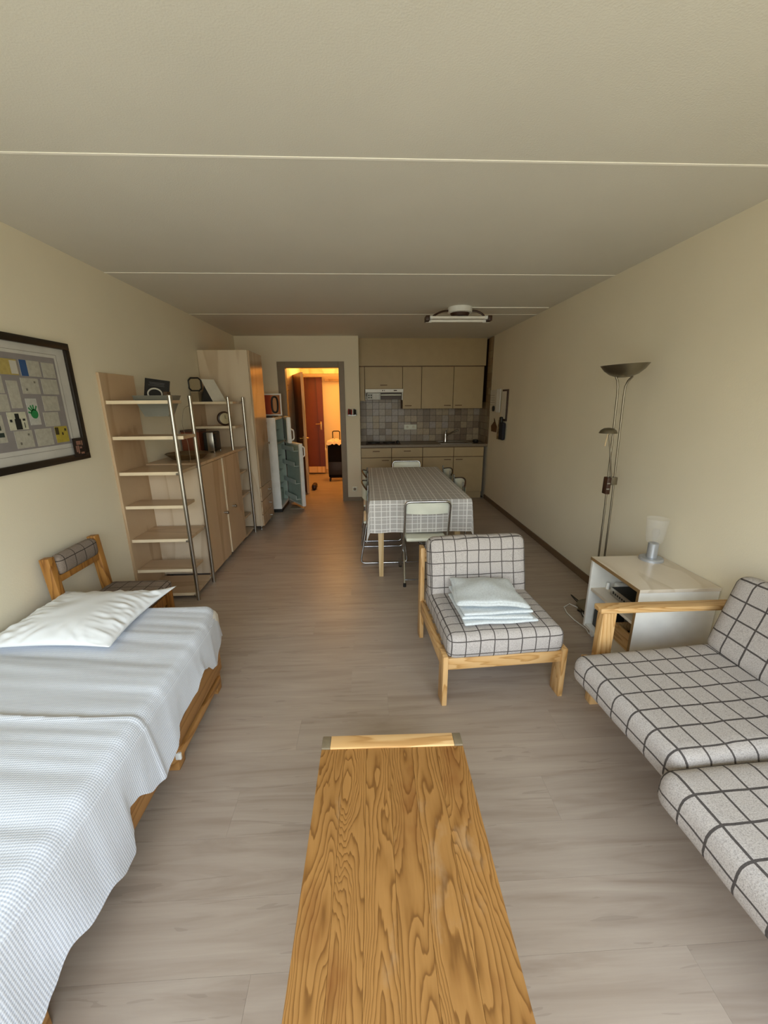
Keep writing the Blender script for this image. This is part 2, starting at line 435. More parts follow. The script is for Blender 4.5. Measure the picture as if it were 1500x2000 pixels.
# ------------------------------------------------------------------ room shell
XL, XR, YB, H, YK = -1.892, 1.953, 6.362, 2.5, 6.95
HX0, HX1, HY0, HY1 = -1.29, 0.40, 6.46, 9.05

fl = struct(MB().box(XL - .1, XR + .1, WY, 9.1, -.06, -.004).build('floor', M['floor_base'], smooth=False))
PW = .19
def planks(x0, x1, y0, y1, seed):
    rnd = random.Random(seed); j = 0; y = y0
    while y < y1 - .005:
        ye = min(y + PW, y1); x = x0 - rnd.uniform(0, 1.25)
        while x < x1 - .005:
            xe = x + 1.29; a, b = max(x, x0), min(xe, x1)
            if b - a > .01:
                MB().box(a + .0002, b - .0002, y + .00025, ye - .00025, -.006, 0.0).build('plank', M['floor'], fl, smooth=False)
            x = xe
        y = ye
planks(XL, XR, WY + .04, YB, 3)
planks(-.085, XR, YB, 6.45, 5)
planks(HX0, HX1 - .5, YB, HY1, 4)

ce = struct(box(XL - .1, XR + .1, WY, YK, H, H + .12).build('ceiling', M['ceiling'], smooth=False))
for y in (.43, 1.8916, 3.3802, 4.8415):
    MB().box(XL, XR, y - .006, y + .006, H - .0025, H + .004).build('joint', M['joint'], ce, smooth=False)
wl = struct(box(XL - .12, XL, WY, YB + .1, 0, H).build('wall_left', M['wall'], smooth=False))
wr = struct(box(XR, XR + .12, WY, YK + .1, 0, H).build('wall_right', M['wall'], smooth=False))
# door wall: three solid pieces around the opening
wf = MB(); wf.box(XL, -1.19, YB, YB + .1, 0, H); wf.box(-1.19, -.385, YB, YB + .1, 2.075, H); wf.box(-.385, -.085, YB, YB + .1, 0, H)
wf.box(-.185, -.085, YB + .1, YK, 0, H)
struct(wf.build('wall_far', M['wall'], smooth=False))
struct(box(-.185, XR + .12, YK, YK + .1, 0, H).build('wall_kitchen', M['wall'], smooth=False))
struct(box(-.085, 1.915, 6.60, YK, 2.10, H + .02).build('wall_soffit', M['kitchen'], smooth=False))
# window wall behind the camera, with the big window's frame
wn = MB(); wn.box(XL - .12, WX0, WY - .15, WY, 0, H); wn.box(WX1, XR + .12, WY - .15, WY, 0, H)
wn.box(WX0, WX1, WY - .15, WY, 0, WZ0); wn.box(WX0, WX1, WY - .15, WY, WZ1, H + .12)
struct(wn.build('wall_near', M['wall'], smooth=False))
w1 = MB()
for x in (WX0 + .03, .0, WX1 - .03): w1.box(x - .03, x + .03, WY - .12, WY - .06, WZ0, WZ1)
for z in (WZ0 + .03, WZ1 - .03): w1.box(WX0, WX1, WY - .12, WY - .06, z - .03, z + .03)
struct(w1.build('window_1', M['white'], smooth=False))
# hall behind the door
hf = MB(); hf.box(HX0 - .1, HX0, HY0, HY1, 0, H)
struct(hf.build('wall_hall_left', M['hallwall'], smooth=False))
struct(box(HX1, HX1 + .1, YK + .1, HY1, 0, H).build('wall_hall_right', M['hallwall'], smooth=False))
struct(box(HX0 - .1, HX1 + .1, HY1, HY1 + .1, 0, H).build('wall_hall_far', M['hallwall'], smooth=False))
struct(box(-.2, HX1 + .1, YK + .1, YK + .14, 0, H).build('wall_hall_near', M['hallwall'], smooth=False))
struct(box(HX0 - .1, HX1 + .1, YK + .001, HY1 + .1, H, H + .1).build('ceiling_hall', M['hallwall'], smooth=False))
t2 = struct(box(HX0, HX1, 8.50, 8.60, 2.105, 2.20, bev=.004).build('trim_2', M['birch'], smooth=False))
struct(box(-.86, HX1, 8.98, 9.05, 1.985, 2.03, bev=.004).build('trim_3', M['birch'], smooth=False))

# door frame
t1 = MB()
t1.box(-1.30, -1.185, YB - .018, YB + .118, 0, 2.145, .003); t1.box(-.39, -.305, YB - .018, YB + .118, 0, 2.145, .003)
t1.box(-1.185, -.39, YB - .018, YB + .118, 2.062, 2.145, .003)
struct(t1.build('trim_1', M['trim'], smooth=False))
struct(box(-.305, -.085, YB - .014, YB, 0, .065, .002).build('baseboard_far', M['trim'], smooth=False))
struct(box(XR - .014, XR, WY, YB + .02, 0, .068, .003).build('baseboard_right', M['base_brown'], smooth=False))
struct(box(XL, XL + .014, WY, YB, 0, .068, .003).build('baseboard_left', M['base_brown'], smooth=False))

# ------------------------------------------------------------------ doors
def lever(parent, p, n, dirx, mat, plate=True, up=.0):
    """door handle: plate, spindle and lever"""
    p = Vector(p); n = Vector(n); d = Vector(dirx)
    h = MB()
    if plate: h.bar(p + Vector((0, 0, -.13)) + n * .004, p + Vector((0, 0, .05)) + n * .004, .035, .008, .002, up=n)
    h.tube([p, p + n * .05], .009, 10); h.tube([p + n * .05, p + n * .05 + d * .11], .009, 10)
    return h.build('handle', mat, parent)
d1 = bpy.data.objects.new('door_1', None); COL.objects.link(d1); d1['kind'] = 'structure'
hinge = Vector((-1.275, 7.62, 0)); free = Vector((-1.03, 6.93, 0))
dd = (free - hinge).normalized(); nn = Vector((dd.y, -dd.x, 0))
d1.location = hinge; d1.rotation_euler = (0, 0, math.atan2(dd.y, dd.x))
L1 = (free - hinge).length
MB().box(0, L1, -.02, .02, .008, 2.035, .002).build('leaf', M['browndoor'], d1, smooth=False, local=True)
e1 = MB().box(L1, L1 + .004, -.021, .021, .008, 2.036).build('leaf_edge', M['birch'], d1, smooth=False, local=True); e1['label'] = 'pale wooden edge'
for sgn in (1, -1):
    h = MB(); h.cyl((L1 - .06, sgn * .02, .965), (L1 - .06, sgn * .07, .965), .01); h.cyl((L1 - .06, sgn * .07, .965), (L1 - .17, sgn * .07, .965), .009)
    h.bar((L1 - .06, sgn * .023, .84), (L1 - .06, sgn * .023, 1.0), .035, .006)
    h.build('handle', M['brass'], d1, local=True)
d2 = bpy.data.objects.new('door_2', None); COL.objects.link(d2); d2['kind'] = 'structure'; d2.location = (-1.28, 8.93, 0)
box(-1.285, -.905, 8.91, 8.95, .03, 2.065, bev=.003).build('leaf', M['redwood'], d2, smooth=False)
k2 = box(-1.28, -.912, 8.902, 8.91, .035, .17, bev=.002).build('kick_plate', M['birch'], d2, smooth=False); k2['label'] = 'pale kick plate'
lever(d2, (-.965, 8.908, 1.10), (0, -1, 0), (-1, 0, 0), M['brass'])
struct(box(HX0, HX1, 9.036, 9.05, 0, .09, bev=.002).build('baseboard_hall', M['birch'], smooth=False))
hook = tag(MB().tube([(-1.285, 6.68, 1.80), (-1.235, 6.68, 1.80), (-1.215, 6.68, 1.83)], .008).tube([(-1.285, 6.68, 1.74), (-1.225, 6.68, 1.73), (-1.205, 6.68, 1.76)], .008).box(-1.289, -1.281, 6.66, 6.70, 1.70, 1.84, bev=.002).build('coat_hook', M['brass']),
           'double metal coat hook on the hall wall left of the open door', 'hook')
# ------------------------------------------------------------------ suitcase in the hall
sc_ = thing('suitcase', 'black upright trolley suitcase standing in the lit hall', 'suitcase', (-.60, 8.12, 0))
MB().cushion(-.60, 8.12, .41, .33, .24, .68, .045, .01, n=(8, 8, 8)).build('shell', M['blackfab'], sc_)
MB().box(-.75, -.45, 7.99, 8.0, .14, .40, .004).build('pocket', M['black'], sc_)
for x in (-.74, -.46):
    for y in (8.04, 8.20): MB().lathe((x, y, .035), [(0, -.012), (.034, -.012), (.034, .012), (0, .012)], 14, 'X').build('wheel', M['black'], sc_)
MB().tube(fillet([(-.665, 8.18, .72), (-.665, 8.18, .995), (-.525, 8.18, .995), (-.525, 8.18, .72)], .03), .010, 8).build('pull_handle', M['black'], sc_)
cl = MB()
cl.grid(24, 16, lambda u, v: (-.81 + .40 * u, 7.97 + .26 * v, .765 + .075 * math.sin(math.pi * min(1, max(0, u * 1.05 - .02))) ** .6 * math.sin(math.pi * (.08 + .84 * v)) + .04 * noise.noise(Vector((u * 9, v * 7, 2))) + .012 * math.sin(u * 26 + v * 9) - (.09 if u < .08 else 0) - .03 * (abs(v - .5) > .45)))
for f in list(cl.bm.faces): f.smooth = True
tag(cl.build('shirt', plain('cream_cotton', 'E8DCC8', .9), None), 'crumpled cream garment lying on top of the black suitcase', 'clothing')
shoe = MB(); shoe.cushion(-.965, 7.30, .06, .09, .22, .11, .04, n=(6, 8, 5))
tag(shoe.build('shoe', M['dkbrown']), 'dark brown shoe on the hall floor beside the open door', 'shoe')

# ------------------------------------------------------------------ kitchen
def handle_bar(x, z, y, parent):
    h = MB(); h.box(x - .055, x + .055, y - .018, y - .010, z - .006, z + .006, .002); h.box(x - .05, x - .042, y - .012, y, z - .004, z + .004); h.box(x + .042, x + .05, y - .012, y, z - .004, z + .004)
    return h.build('handle', M['kitchen_edge'], parent)
YF = 6.385
cx_ = [-.083, .407, .906, 1.409, 1.899]
lab = ['beige kitchen base cabinet at the left end below the hob', 'beige kitchen base cabinet second from left, half hidden by the dining table',
       'beige kitchen base cabinet under the tap, without a drawer handle', 'beige kitchen base cabinet at the right end beside the long wall']
for i in range(4):
    a, b = cx_[i], cx_[i + 1]
    t = thing('base_cabinet', lab[i], 'cabinet', ((a + b) / 2, 6.65, 0), 0, 'kitchen base cabinets')
    MB().box(a + .001, b - .001, YF + .012, 6.93, .112, .858).build('carcass', M['kitchen_edge'], t, smooth=False)
    dr = MB().box(a + .005, b - .005, YF - .007, YF + .012, .703, .848, .002).build('drawer' if i < 2 else 'front_panel', M['kitchen'], t, smooth=False)
    do = MB().box(a + .005, b - .005, YF - .007, YF + .012, .118, .692, .002).build('door', M['kitchen'], t, smooth=False)
    if i < 2: handle_bar((a + b) / 2, .80, YF - .007, dr)
    handle_bar(b - .10 if i in (0, 2) else a + .09, .655, YF - .007, do)
    MB().box(a + .001, b - .001, YF + .045, YF + .06, 0, .112).build('plinth', M['kitchen'], t, smooth=False)
wt = thing('worktop', 'grey-brown laminate worktop running over the base cabinets', 'worktop', (.93, 6.65, .86))
MB().box(-.085, 1.952, YF - .018, YK, .86, .90, .003).build('slab', M['worktop'], wt, smooth=False)
hob = thing('hob', 'black two-plate hob on the worktop below the extractor hood', 'hob', (.27, 6.66, .90))
MB().box(.0, .56, 6.45, 6.88, .90, .908, .003).build('tray', M['dkbrown'], hob)
for x in (.13, .38): MB().lathe((x, 6.63, .908), [(0, .016), (.095, .016), (.10, .012), (.10, 0)], 28).build('hot_plate', M['black'], hob)
for y in (6.56, 6.68): MB().lathe((.525, y, .908), [(.022, 0), (.018, .03), (0, .03)], 16).build('knob', M['black'], hob)
sk = thing('sink', 'stainless steel sink set into the worktop at the right', 'sink', (1.47, 6.64, .90))
def ring_rect(mb, x0, x1, y0, y1, w, z0, z1):
    mb.box(x0, x1, y0, y0 + w, z0, z1); mb.box(x0, x1, y1 - w, y1, z0, z1); mb.box(x0, x0 + w, y0 + w, y1 - w, z0, z1); mb.box(x1 - w, x1, y0 + w, y1 - w, z0, z1); return mb
ring_rect(MB(), 1.20, 1.72, 6.42, 6.86, .03, .90, .9045).build('rim', M['steel'], sk)
MB().lathe((1.47, 6.62, .9005), [(.165, .003), (.15, .0015), (0, .0008)], 32).build('basin', M['steel'], sk)
fa = thing('faucet', 'chrome mixer tap with slanted spout behind the sink', 'faucet', (1.345, 6.78, .90))
MB().lathe((1.345, 6.78, .90), [(0, 0), (.028, 0), (.026, .02), (.022, .10), (.024, .15), (.015, .165), (0, .165)], 20).build('body', M['chrome'], fa)
MB().tube([(1.345, 6.78, 1.0), (1.46, 6.72, 1.065), (1.53, 6.68, 1.10), (1.535, 6.678, 1.08)], .013, 12).build('spout', M['steel_dark'], fa)
MB().bar((1.345, 6.78, 1.062), (1.345, 6.70, 1.10), .016, .01, .003).build('lever', M['chrome'], fa)
tag(MB().lathe((1.80, 6.55, .90), [(0, 0), (.04, .002), (.05, .025), (.04, .05), (0, .055)], 16).build('scourer', M['black']), 'round black scouring pad on the worktop right of the sink', 'scourer')

YU = 6.60
up = [(-.083, .0, 1.58, 'narrow beige filler panel left of the extractor hood', False, None), (.0, .597, 1.757, 'short beige wall cabinet above the extractor hood', True, 'c'),
      (.597, .90, 1.452, 'narrow tall beige wall cabinet right of the extractor hood', True, 'l'), (.90, 1.41, 1.452, 'wide beige wall cabinet in the middle above the white socket strip', True, 'r'),
      (1.41, 1.895, 1.452, 'wide beige wall cabinet at the right end above the sink', True, 'l')]
for a, b, z, lb, dr, hp in up:
    t = thing('wall_cabinet' if dr else 'filler_panel', lb, 'cabinet' if dr else 'panel', ((a + b) / 2, 6.78, z), 0, 'kitchen wall cabinets' if dr else None)
    MB().box(a + .001, b - .001, YU + .012, YK - .012, z, 2.099).build('carcass', M['kitchen_edge'], t, smooth=False)
    do = MB().box(a + .004, b - .004, YU - .007, YU + .012, z - .004, 2.084, .002).build('door' if dr else 'face', M['kitchen'], t, smooth=False)
    if hp == 'c': handle_bar((a + b) / 2, z + .055, YU - .007, do)
    elif hp == 'l': handle_bar(a + .09, z + .045, YU - .007, do)
    elif hp == 'r': handle_bar(b - .09, z + .045, YU - .007, do)
hd = thing('extractor_hood', 'white extractor hood with grey control plate under the short cabinet', 'hood', (.30, 6.72, 1.58))
MB().box(.006, .60, 6.50, YK - .012, 1.70, 1.752, .003).build('housing', M['white'], hd, smooth=False)
for x in (.008, .585): MB().prism([(x, 6.52, 1.70), (x, 6.93, 1.70), (x, 6.93, 1.60), (x, 6.55, 1.585)], (.012, 0, 0)).build('cheek', M['white'], hd, smooth=False)
cpn = MB().box(.035, .245, 6.552, 6.562, 1.592, 1.695).build('control_plate', plain('light_grey_plate', 'B4B6B2', .45), hd, smooth=False)
cpn['label'] = 'grey plate with four black dots and lines of print'
dots = MB()
for x in (.062, .098):
    for z in (1.625, 1.66): dots.lathe((x, 6.552, z), [(.011, 0), (.011, -.002), (0, -.002)], 14, 'Y')
dots.build('dot', M['black'], cpn)
tx = MB()
for i in range(6):
    for k_, (x, w) in enumerate(((.125, .045), (.178, .05))): tx.box(x, x + w * (1 - .15 * ((i * 3 + k_) % 3)), 6.5505, 6.552, 1.608 + i * .0135, 1.612 + i * .0135)
tx.build('print_line', M['white'], cpn, smooth=False)
MB().box(.25, .58, 6.62, 6.64, 1.655, 1.675, .003).build('lamp_cover', M['cream_pl'], hd)
MB().box(.25, .58, 6.65, 6.90, 1.60, 1.695).build('filter', M['dkbrown'], hd, smooth=False)
for sa, sb in ((.27, .285), (.30, .31), (.45, .50)): MB().box(sa, sb, 6.496, 6.50, 1.72, 1.736).build('switch', M['dkbrown'], hd, smooth=False)

# splashback tiles, one object each, meshes shared
bs = thing('splashback', 'splashback of square stone-coloured tiles behind the worktop', 'tiling', (.93, YK - .006, .90))
MB().box(-.083, 1.944, YK - .005, YK - .0015, .90, 1.757).build('backing', M['dkbrown'], bs, smooth=False)
TP = .1078
def tile_meshes(size, axis, mats):
    out = []
    for mm in mats:
        mb = MB(); h_ = size / 2 - .0018
        if axis == 'Y': mb.box(-h_, h_, -.008, 0, -h_, h_, .0015, 1)
        else: mb.box(-.008, 0, -h_, h_, -h_, h_, .0015, 1)
        me = bpy.data.meshes.new('tile'); mb.bm.to_mesh(me); mb.bm.free(); me.materials.append(mm); out.append(me)
    return out
TM = tile_meshes(TP, 'Y', TILES); rt = random.Random(11)
base = bs.location
for i in range(19):
    for j in range(8):
        x, z = -.083 + TP * (i + .5) - .01, .90 + TP * (j + .5)
        if z > 1.44 + .06 and x > .65: continue
        if z > 1.68: continue
        w = [3, 2, 1, 3, 1] if x < .75 else [1, 3, 2, .4, 3]
        o = bpy.data.objects.new('tile', rt.choices(TM, w)[0]); COL.objects.link(o); o.parent = bs
        o.location = (x - base.x, YK - .004 - base.y, z - base.z)
ts = thing('side_tiling', 'column of dark brown tiles on the side wall beside the wall cabinets', 'tiling', (XR - .004, 6.66, .90))
MB().box(XR - .003, XR, 6.372, YK - .012, .90, 2.495).build('backing', M['dkbrown'], ts, smooth=False)
TM2 = tile_meshes(TP, 'X', TDARK)
for i in range(5):
    for j in range(15):
        y, z = 6.375 + TP * (i + .5), .90 + TP * (j + .5) - (.0 if j < 14 else .02)
        if z > 1.5 and y > 6.62: continue
        if z + TP / 2 > 2.499: continue
        o = bpy.data.objects.new('tile', rt.choice(TM2)); COL.objects.link(o); o.parent = ts
        o.location = (XR - .003 - ts.location.x, y - ts.location.y, z - ts.location.z)

def socket(name, lb, cx, cz, y, w, h, n):
    t = thing(name, lb, 'socket', (cx, y, cz))
    MB().box(cx - w / 2, cx + w / 2, y - .011, y, cz - h / 2, cz + h / 2, .003).build('plate', M['cream_pl'], t)
    for i in range(n):
        x = cx + (i - (n - 1) / 2) * (w / n)
        MB().lathe((x, y - .0112, cz), [(.022, 0), (.022, -.002), (.017, -.002), (.016, .0), (0, .0)], 20, 'Y').build('outlet', M['paper'] if n == 2 else M['taupe'], t)
socket('wall_socket', 'square white wall socket low on the wall right of the doorway', -.195, .198, YB, .075, .075, 1)
socket('socket_strip', 'white double socket on the tiled splashback', .765, 1.14, YK - .012, .215, .085, 2)
ph = thing('pen_holder', 'small clear wall pocket of red and black pens right of doorway', 'pen holder', (-.205, YB, 1.41))
MB().box(-.275, -.135, YB - .045, YB - .002, 1.355, 1.362, .001).box(-.275, -.135, YB - .047, YB - .044, 1.355, 1.375).box(-.277, -.274, YB - .047, YB - .002, 1.355, 1.44).box(-.136, -.133, YB - .047, YB - .002, 1.355, 1.44).build('pocket', m_glass('clear_acrylic'), ph, smooth=False)
for i, (h_, c) in enumerate((('8E1A14', 1.46), ('101010', 1.455), ('8E1A14', 1.45), ('E6E2D8', 1.462), ('101014', 1.458), ('101014', 1.45))):
    MB().cyl((-.258 + i * .021, YB - .026, 1.364), (-.255 + i * .021, YB - .02, c), .0105, .009, 8).build('pen', plain('pen_%d' % i, h_, .4), ph)

# ------------------------------------------------------------------ things on the right wall by the kitchen
XW = XR - .002
ca = thing('wall_calendar', 'cream paper calendar on the right wall beside the kitchen', 'calendar', (XW, 6.14, 1.40))
MB().box(XW - .012, XW, 5.95, 6.34, 1.41, 1.72, .002).build('backing_card', M['paper'], ca, smooth=False)
for i in range(5): MB().box(XW - .0135, XW - .012, 6.12, 6.33, 1.50 + i * .035, 1.504 + i * .035).build('print_line', M['taupe'], ca, smooth=False)
MB().lathe((XW - .012, 6.13, 1.45), [(.04, 0), (.04, -.02), (0, -.02)], 20, 'X').build('round_magnet', M['black'], ca)
MB().box(XW - .02, XW - .012, 5.85, 6.02, 1.40, 1.73, .002).build('leaflet', M['white'], ca, smooth=False)
bd = thing('narrow_frame', 'tall narrow dark-edged board hanging right of the wall calendar', 'board', (XW, 5.63, 1.28))
MB().box(XW - .015, XW, 5.56, 5.78, 1.29, 1.715, .002).build('board_frame', M['dkbrown'], bd, smooth=False)
MB().box(XW - .017, XW - .014, 5.60, 5.77, 1.32, 1.69).build('sheet', M['paper'], bd, smooth=False)
pt = MB().prism([(XW - .012, 6.20, 1.11), (XW - .012, 5.98, 1.11), (XW - .012, 5.96, 1.19), (XW - .012, 6.07, 1.27), (XW - .012, 6.22, 1.19)], (.011, 0, 0))
pth = thing('pot_holder', 'brown house-shaped pot holder hanging below the wall calendar', 'pot holder', (XW, 6.09, 1.11))
pt.build('pad', plain('brown_quilted_cotton', '6A4A28', .9), pth)
MB().tube([(XW - .01, 6.08, 1.265), (XW - .02, 6.06, 1.31), (XW - .01, 6.04, 1.265)], .004, 6).build('loop', M['dkbrown'], pth)
tw = MB().grid(8, 14, lambda u, v: (XW - .02 - .012 * math.sin(u * 9 + v), 5.75 + .15 * u * (.5 + .5 * v), 1.30 - .28 * v))
twt = thing('dish_cloth', 'brown and white dish cloth hanging between pot holder and oven mitt', 'cloth', (XW, 5.82, 1.02)); tw.build('cloth_panel', plain('brown_white_cotton', '8C7454', .9, 0, .2, .5, 14), twt, recalc=False)
om = thing('oven_mitt', 'dark navy oven mitt hanging at the foot of the narrow board', 'mitt', (XW, 5.66, 1.03))
MB().cushion(XW - .032, 5.64, 1.15, .05, .16, .24, .02, n=(5, 8, 8)).build('mitt_body', M['blueblack'], om)
MB().cushion(XW - .03, 5.71, 1.29, .035, .08, .11, .015, n=(5, 6, 6)).build('mitt_cuff', M['black'], om)

# ------------------------------------------------------------------ ceiling lamp
lp = thing('ceiling_lamp', 'white ceiling lamp with two bare fluorescent tubes near the kitchen', 'lamp', (.98, 4.48, 2.5))
MB().lathe((1.0, 4.50, 2.5), [(0, -.001), (.125, -.001), (.125, -.05), (.105, -.055), (0, -.055)], 32).build('base', M['white'], lp)
MB().lathe((1.0, 4.50, 2.445), [(.10, 0), (.085, -.03), (0, -.035)], 28).build('trim_ring', M['dkbrown'], lp)
MB().lathe((1.0, 4.50, 2.41), [(.05, 0), (.035, -.012), (0, -.014)], 20).build('centre_cap', M['white'], lp)
for s_ in (-1, 1):
    MB().tube(fillet([(1.0 + s_ * .10, 4.50, 2.47), (1.0 + s_ * .2, 4.48, 2.46), (.975 + s_ * .31, 4.47, 2.385)], .08), .010, 8).build('arm', M['dkbrown'], lp)
    MB().box(.975 + s_ * .32 - .02, .975 + s_ * .32 + .02, 4.40, 4.53, 2.36, 2.41, .004).build('end_bracket', M['dkbrown'], lp)
tubem = plain('unlit_tube_glass', 'EDEBE4', .25)
for y, z in ((4.435, 2.395), (4.505, 2.375)):
    MB().cyl((.68, y, z), (1.27, y, z), .014).build('tube', tubem, lp)
    for x0, x1 in ((.645, .705), (1.245, 1.315)): MB().cyl((x0, y, z), (x1, y, z), .019).build('end_cap', M['white'], lp)
tag(MB().box(1.12, XR - .03, 4.472, 4.488, 2.492, 2.4995, .002).build('cable_duct', M['joint'], None), 'slim white cable duct from ceiling lamp to the right wall', 'cable duct')

# ------------------------------------------------------------------ dining table
tx0, tx1, ty0, ty1, tz = .02, .915, 3.335, 5.10, .745
dt = thing('dining_table', 'long dining table with square birch legs under the checked cloth', 'table', ((tx0 + tx1) / 2, (ty0 + ty1) / 2, 0))
MB().box(tx0 + .008, tx1 - .008, ty0 + .008, ty1 - .008, tz - .03, tz, .003).build('table_top', M['birch'], dt)
for x in (tx0 + .10, tx1 - .10):
    for y in (ty0 + .10, ty1 - .10):
        lg = MB(); s0, s1 = .03, .019
        lg.prism([(x - s0, y - s0, tz - .03), (x + s0, y - s0, tz - .03), (x + s0, y + s0, tz - .03), (x - s0, y + s0, tz - .03)], (0, 0, 0.0001))
        lg = MB(); A = [lg.bm.verts.new((x + a * s1, y + b * s1, 0)) for a, b in ((-1, -1), (1, -1), (1, 1), (-1, 1))]
        B = [lg.bm.verts.new((x + a * s0, y + b * s0, tz - .03)) for a, b in ((-1, -1), (1, -1), (1, 1), (-1, 1))]
        lg.bm.faces.new(A[::-1]); lg.bm.faces.new(B)
        for k_ in range(4): lg.bm.faces.new((A[k_], A[(k_ + 1) % 4], B[(k_ + 1) % 4], B[k_]))
        lg.build('leg', M['birch'], dt, smooth=False)
ap = ring_rect(MB(), tx0 + .09, tx1 - .09, ty0 + .09, ty1 - .09, .02, tz - .10, tz - .03); ap.build('apron', M['birch'], dt, smooth=False)

def tablecloth():
    mb = MB(); mb.uv = mb.bm.loops.layers.uv.new('UVMap'); zt = tz + .004
    per = []                                                   # perimeter: point, outward normal, hang length, uv dir
    def side(p0, p1, n, cnt):
        for i in range(cnt + 1):
            t = i / cnt; per.append((Vector(p0).lerp(Vector(p1), t), Vector(n), t))
    e_ = .004; X0, X1, Y0, Y1 = tx0 + e_, tx1 - e_, ty0 + e_, ty1 - e_
    def corner(c, a0):
        for i in range(1, 10):
            a = R(a0 + 90 * i / 10); per.append((Vector(c), Vector((math.cos(a), math.sin(a), 0)), None))
    side((X0, Y0, 0), (X1, Y0, 0), (0, -1, 0), 40); corner((X1, Y0, 0), -90)
    side((X1, Y0, 0), (X1, Y1, 0), (1, 0, 0), 60); corner((X1, Y1, 0), 0)
    side((X1, Y1, 0), (X0, Y1, 0), (0, 1, 0), 40); corner((X0, Y1, 0), 90)
    side((X0, Y1, 0), (X0, Y0, 0), (-1, 0, 0), 60); corner((X0, Y0, 0), 180)
    HANG = .295; NV = 10; cols = []
    for k_, (p, n, t) in enumerate(per):
        ang = math.atan2(n.y, n.x); q = min(abs(math.cos(ang)), abs(math.sin(ang))) / max(abs(math.cos(ang)), abs(math.sin(ang)))
        ln = HANG * math.sqrt(1 + q * q)
        col_ = []
        for j in range(NV + 1):
            v = j / NV; s = ln * v
            fold = noise.noise(Vector((p.x * 3.1 + n.x, p.y * 3.1 + n.y, .3))) * .020 * v
            flare = (.010 + .035 * q) * v + .006 * min(1, s / .01)
            left = .012 * v * max(0, -n.x) * (1 + math.sin(p.y * 11)) if t is not None else 0
            z = zt - max(0, s - .004) * (.995 - .08 * q)
            if t is not None: z += .010 * v * noise.noise(Vector((p.x * 5, p.y * 5, 1.7)))
            w = p + n * (flare + fold + left)
            uvc = (p.x + n.x * s * (1 if q == 0 else 1.2), p.y + n.y * s * (1 if q == 0 else 1.2))
            col_.append((mb.bm.verts.new((w.x, w.y, z)), uvc))
        cols.append(col_)
    def face(items):
        vs2 = []
        for it in items:
            if it[0] not in [q_[0] for q_ in vs2]: vs2.append(it)
        f = mb.bm.faces.new([q_[0] for q_ in vs2])
        for lp_, q_ in zip(f.loops, vs2): lp_[mb.uv].uv = q_[1]
    n_ = len(cols)
    for i in range(n_):
        A, B = cols[i], cols[(i + 1) % n_]
        for j in range(NV): face((A[j], A[j + 1], B[j + 1], B[j]))
    face([c_[0] for c_ in cols][::-1])
    bmesh.ops.remove_doubles(mb.bm, verts=mb.bm.verts[:], dist=.0002)
    return mb
tcl = tablecloth()
tag(tcl.build('tablecloth', M['cloth'], None, ang=60), 'grey tablecloth with white checks hanging over the dining table', 'tablecloth')

# ------------------------------------------------------------------ chairs at the dining table
def folding_chair():
    t = thing('folding_chair', 'cream folding chair with chrome tubes at the near end of the dining table', 'chair', (0, 0, 0), 0, 'chairs around the dining table')
    w = .188
    fr = fillet([(-w, .25, .01), (-w, -.155, .45), (-w, -.225, .775), (w, -.225, .775), (w, -.155, .45), (w, .25, .01)], .045, 6)
    MB().tube(fr, .0105, 10).build('back_frame', M['chrome'], t, local=True)
    w2 = w - .022
    MB().tube(fillet([(-w2 - .02, -.19, .01), (-w2, .17, .435), (w2, .17, .435), (w2 + .02, -.19, .01)], .03), .0095, 10).build('leg_frame', M['chrome'], t, local=True)
    for y, z in ((.22, .06), (-.16, .05)): MB().tube([(-w, y, z), (w, y, z)], .007, 8).build('crossbar', M['chrome'], t, local=True)
    MB().grid(16, 6, lambda u, v: (-.176 + .352 * u, -.205 - .03 * (1 - (2 * u - 1) ** 2) + .018 * (1 - v), .665 + .10 * v), None)\
        .grid(16, 6, lambda u, v: (-.176 + .352 * u, -.193 - .03 * (1 - (2 * u - 1) ** 2) + .018 * (1 - v), .665 + .10 * v), None).build('backrest', M['cream_pl'], t, local=True)
    MB().cushion(0, .0, .428, .35, .37, .034, .015, 0, .004, n=(10, 10, 4)).build('seat', M['cream_pl'], t, local=True)
    for x in (-w, w):
        for y in (.25, -.19): MB().lathe((x if y > 0 else x * (w2 + .02) / w, y, 0), [(0, 0), (.014, 0), (.013, .03), (0, .03)], 12).build('foot_cap', M['black'], t, local=True)
    return t
fc = folding_chair(); fc.location = (.502, 3.385, 0)
f2 = copy_tree(fc); f2.location = (.55, 5.22, 0); f2.rotation_euler = (0, 0, math.pi)
f2['label'] = 'cream folding chair at the far end of the dining table, only its top showing'

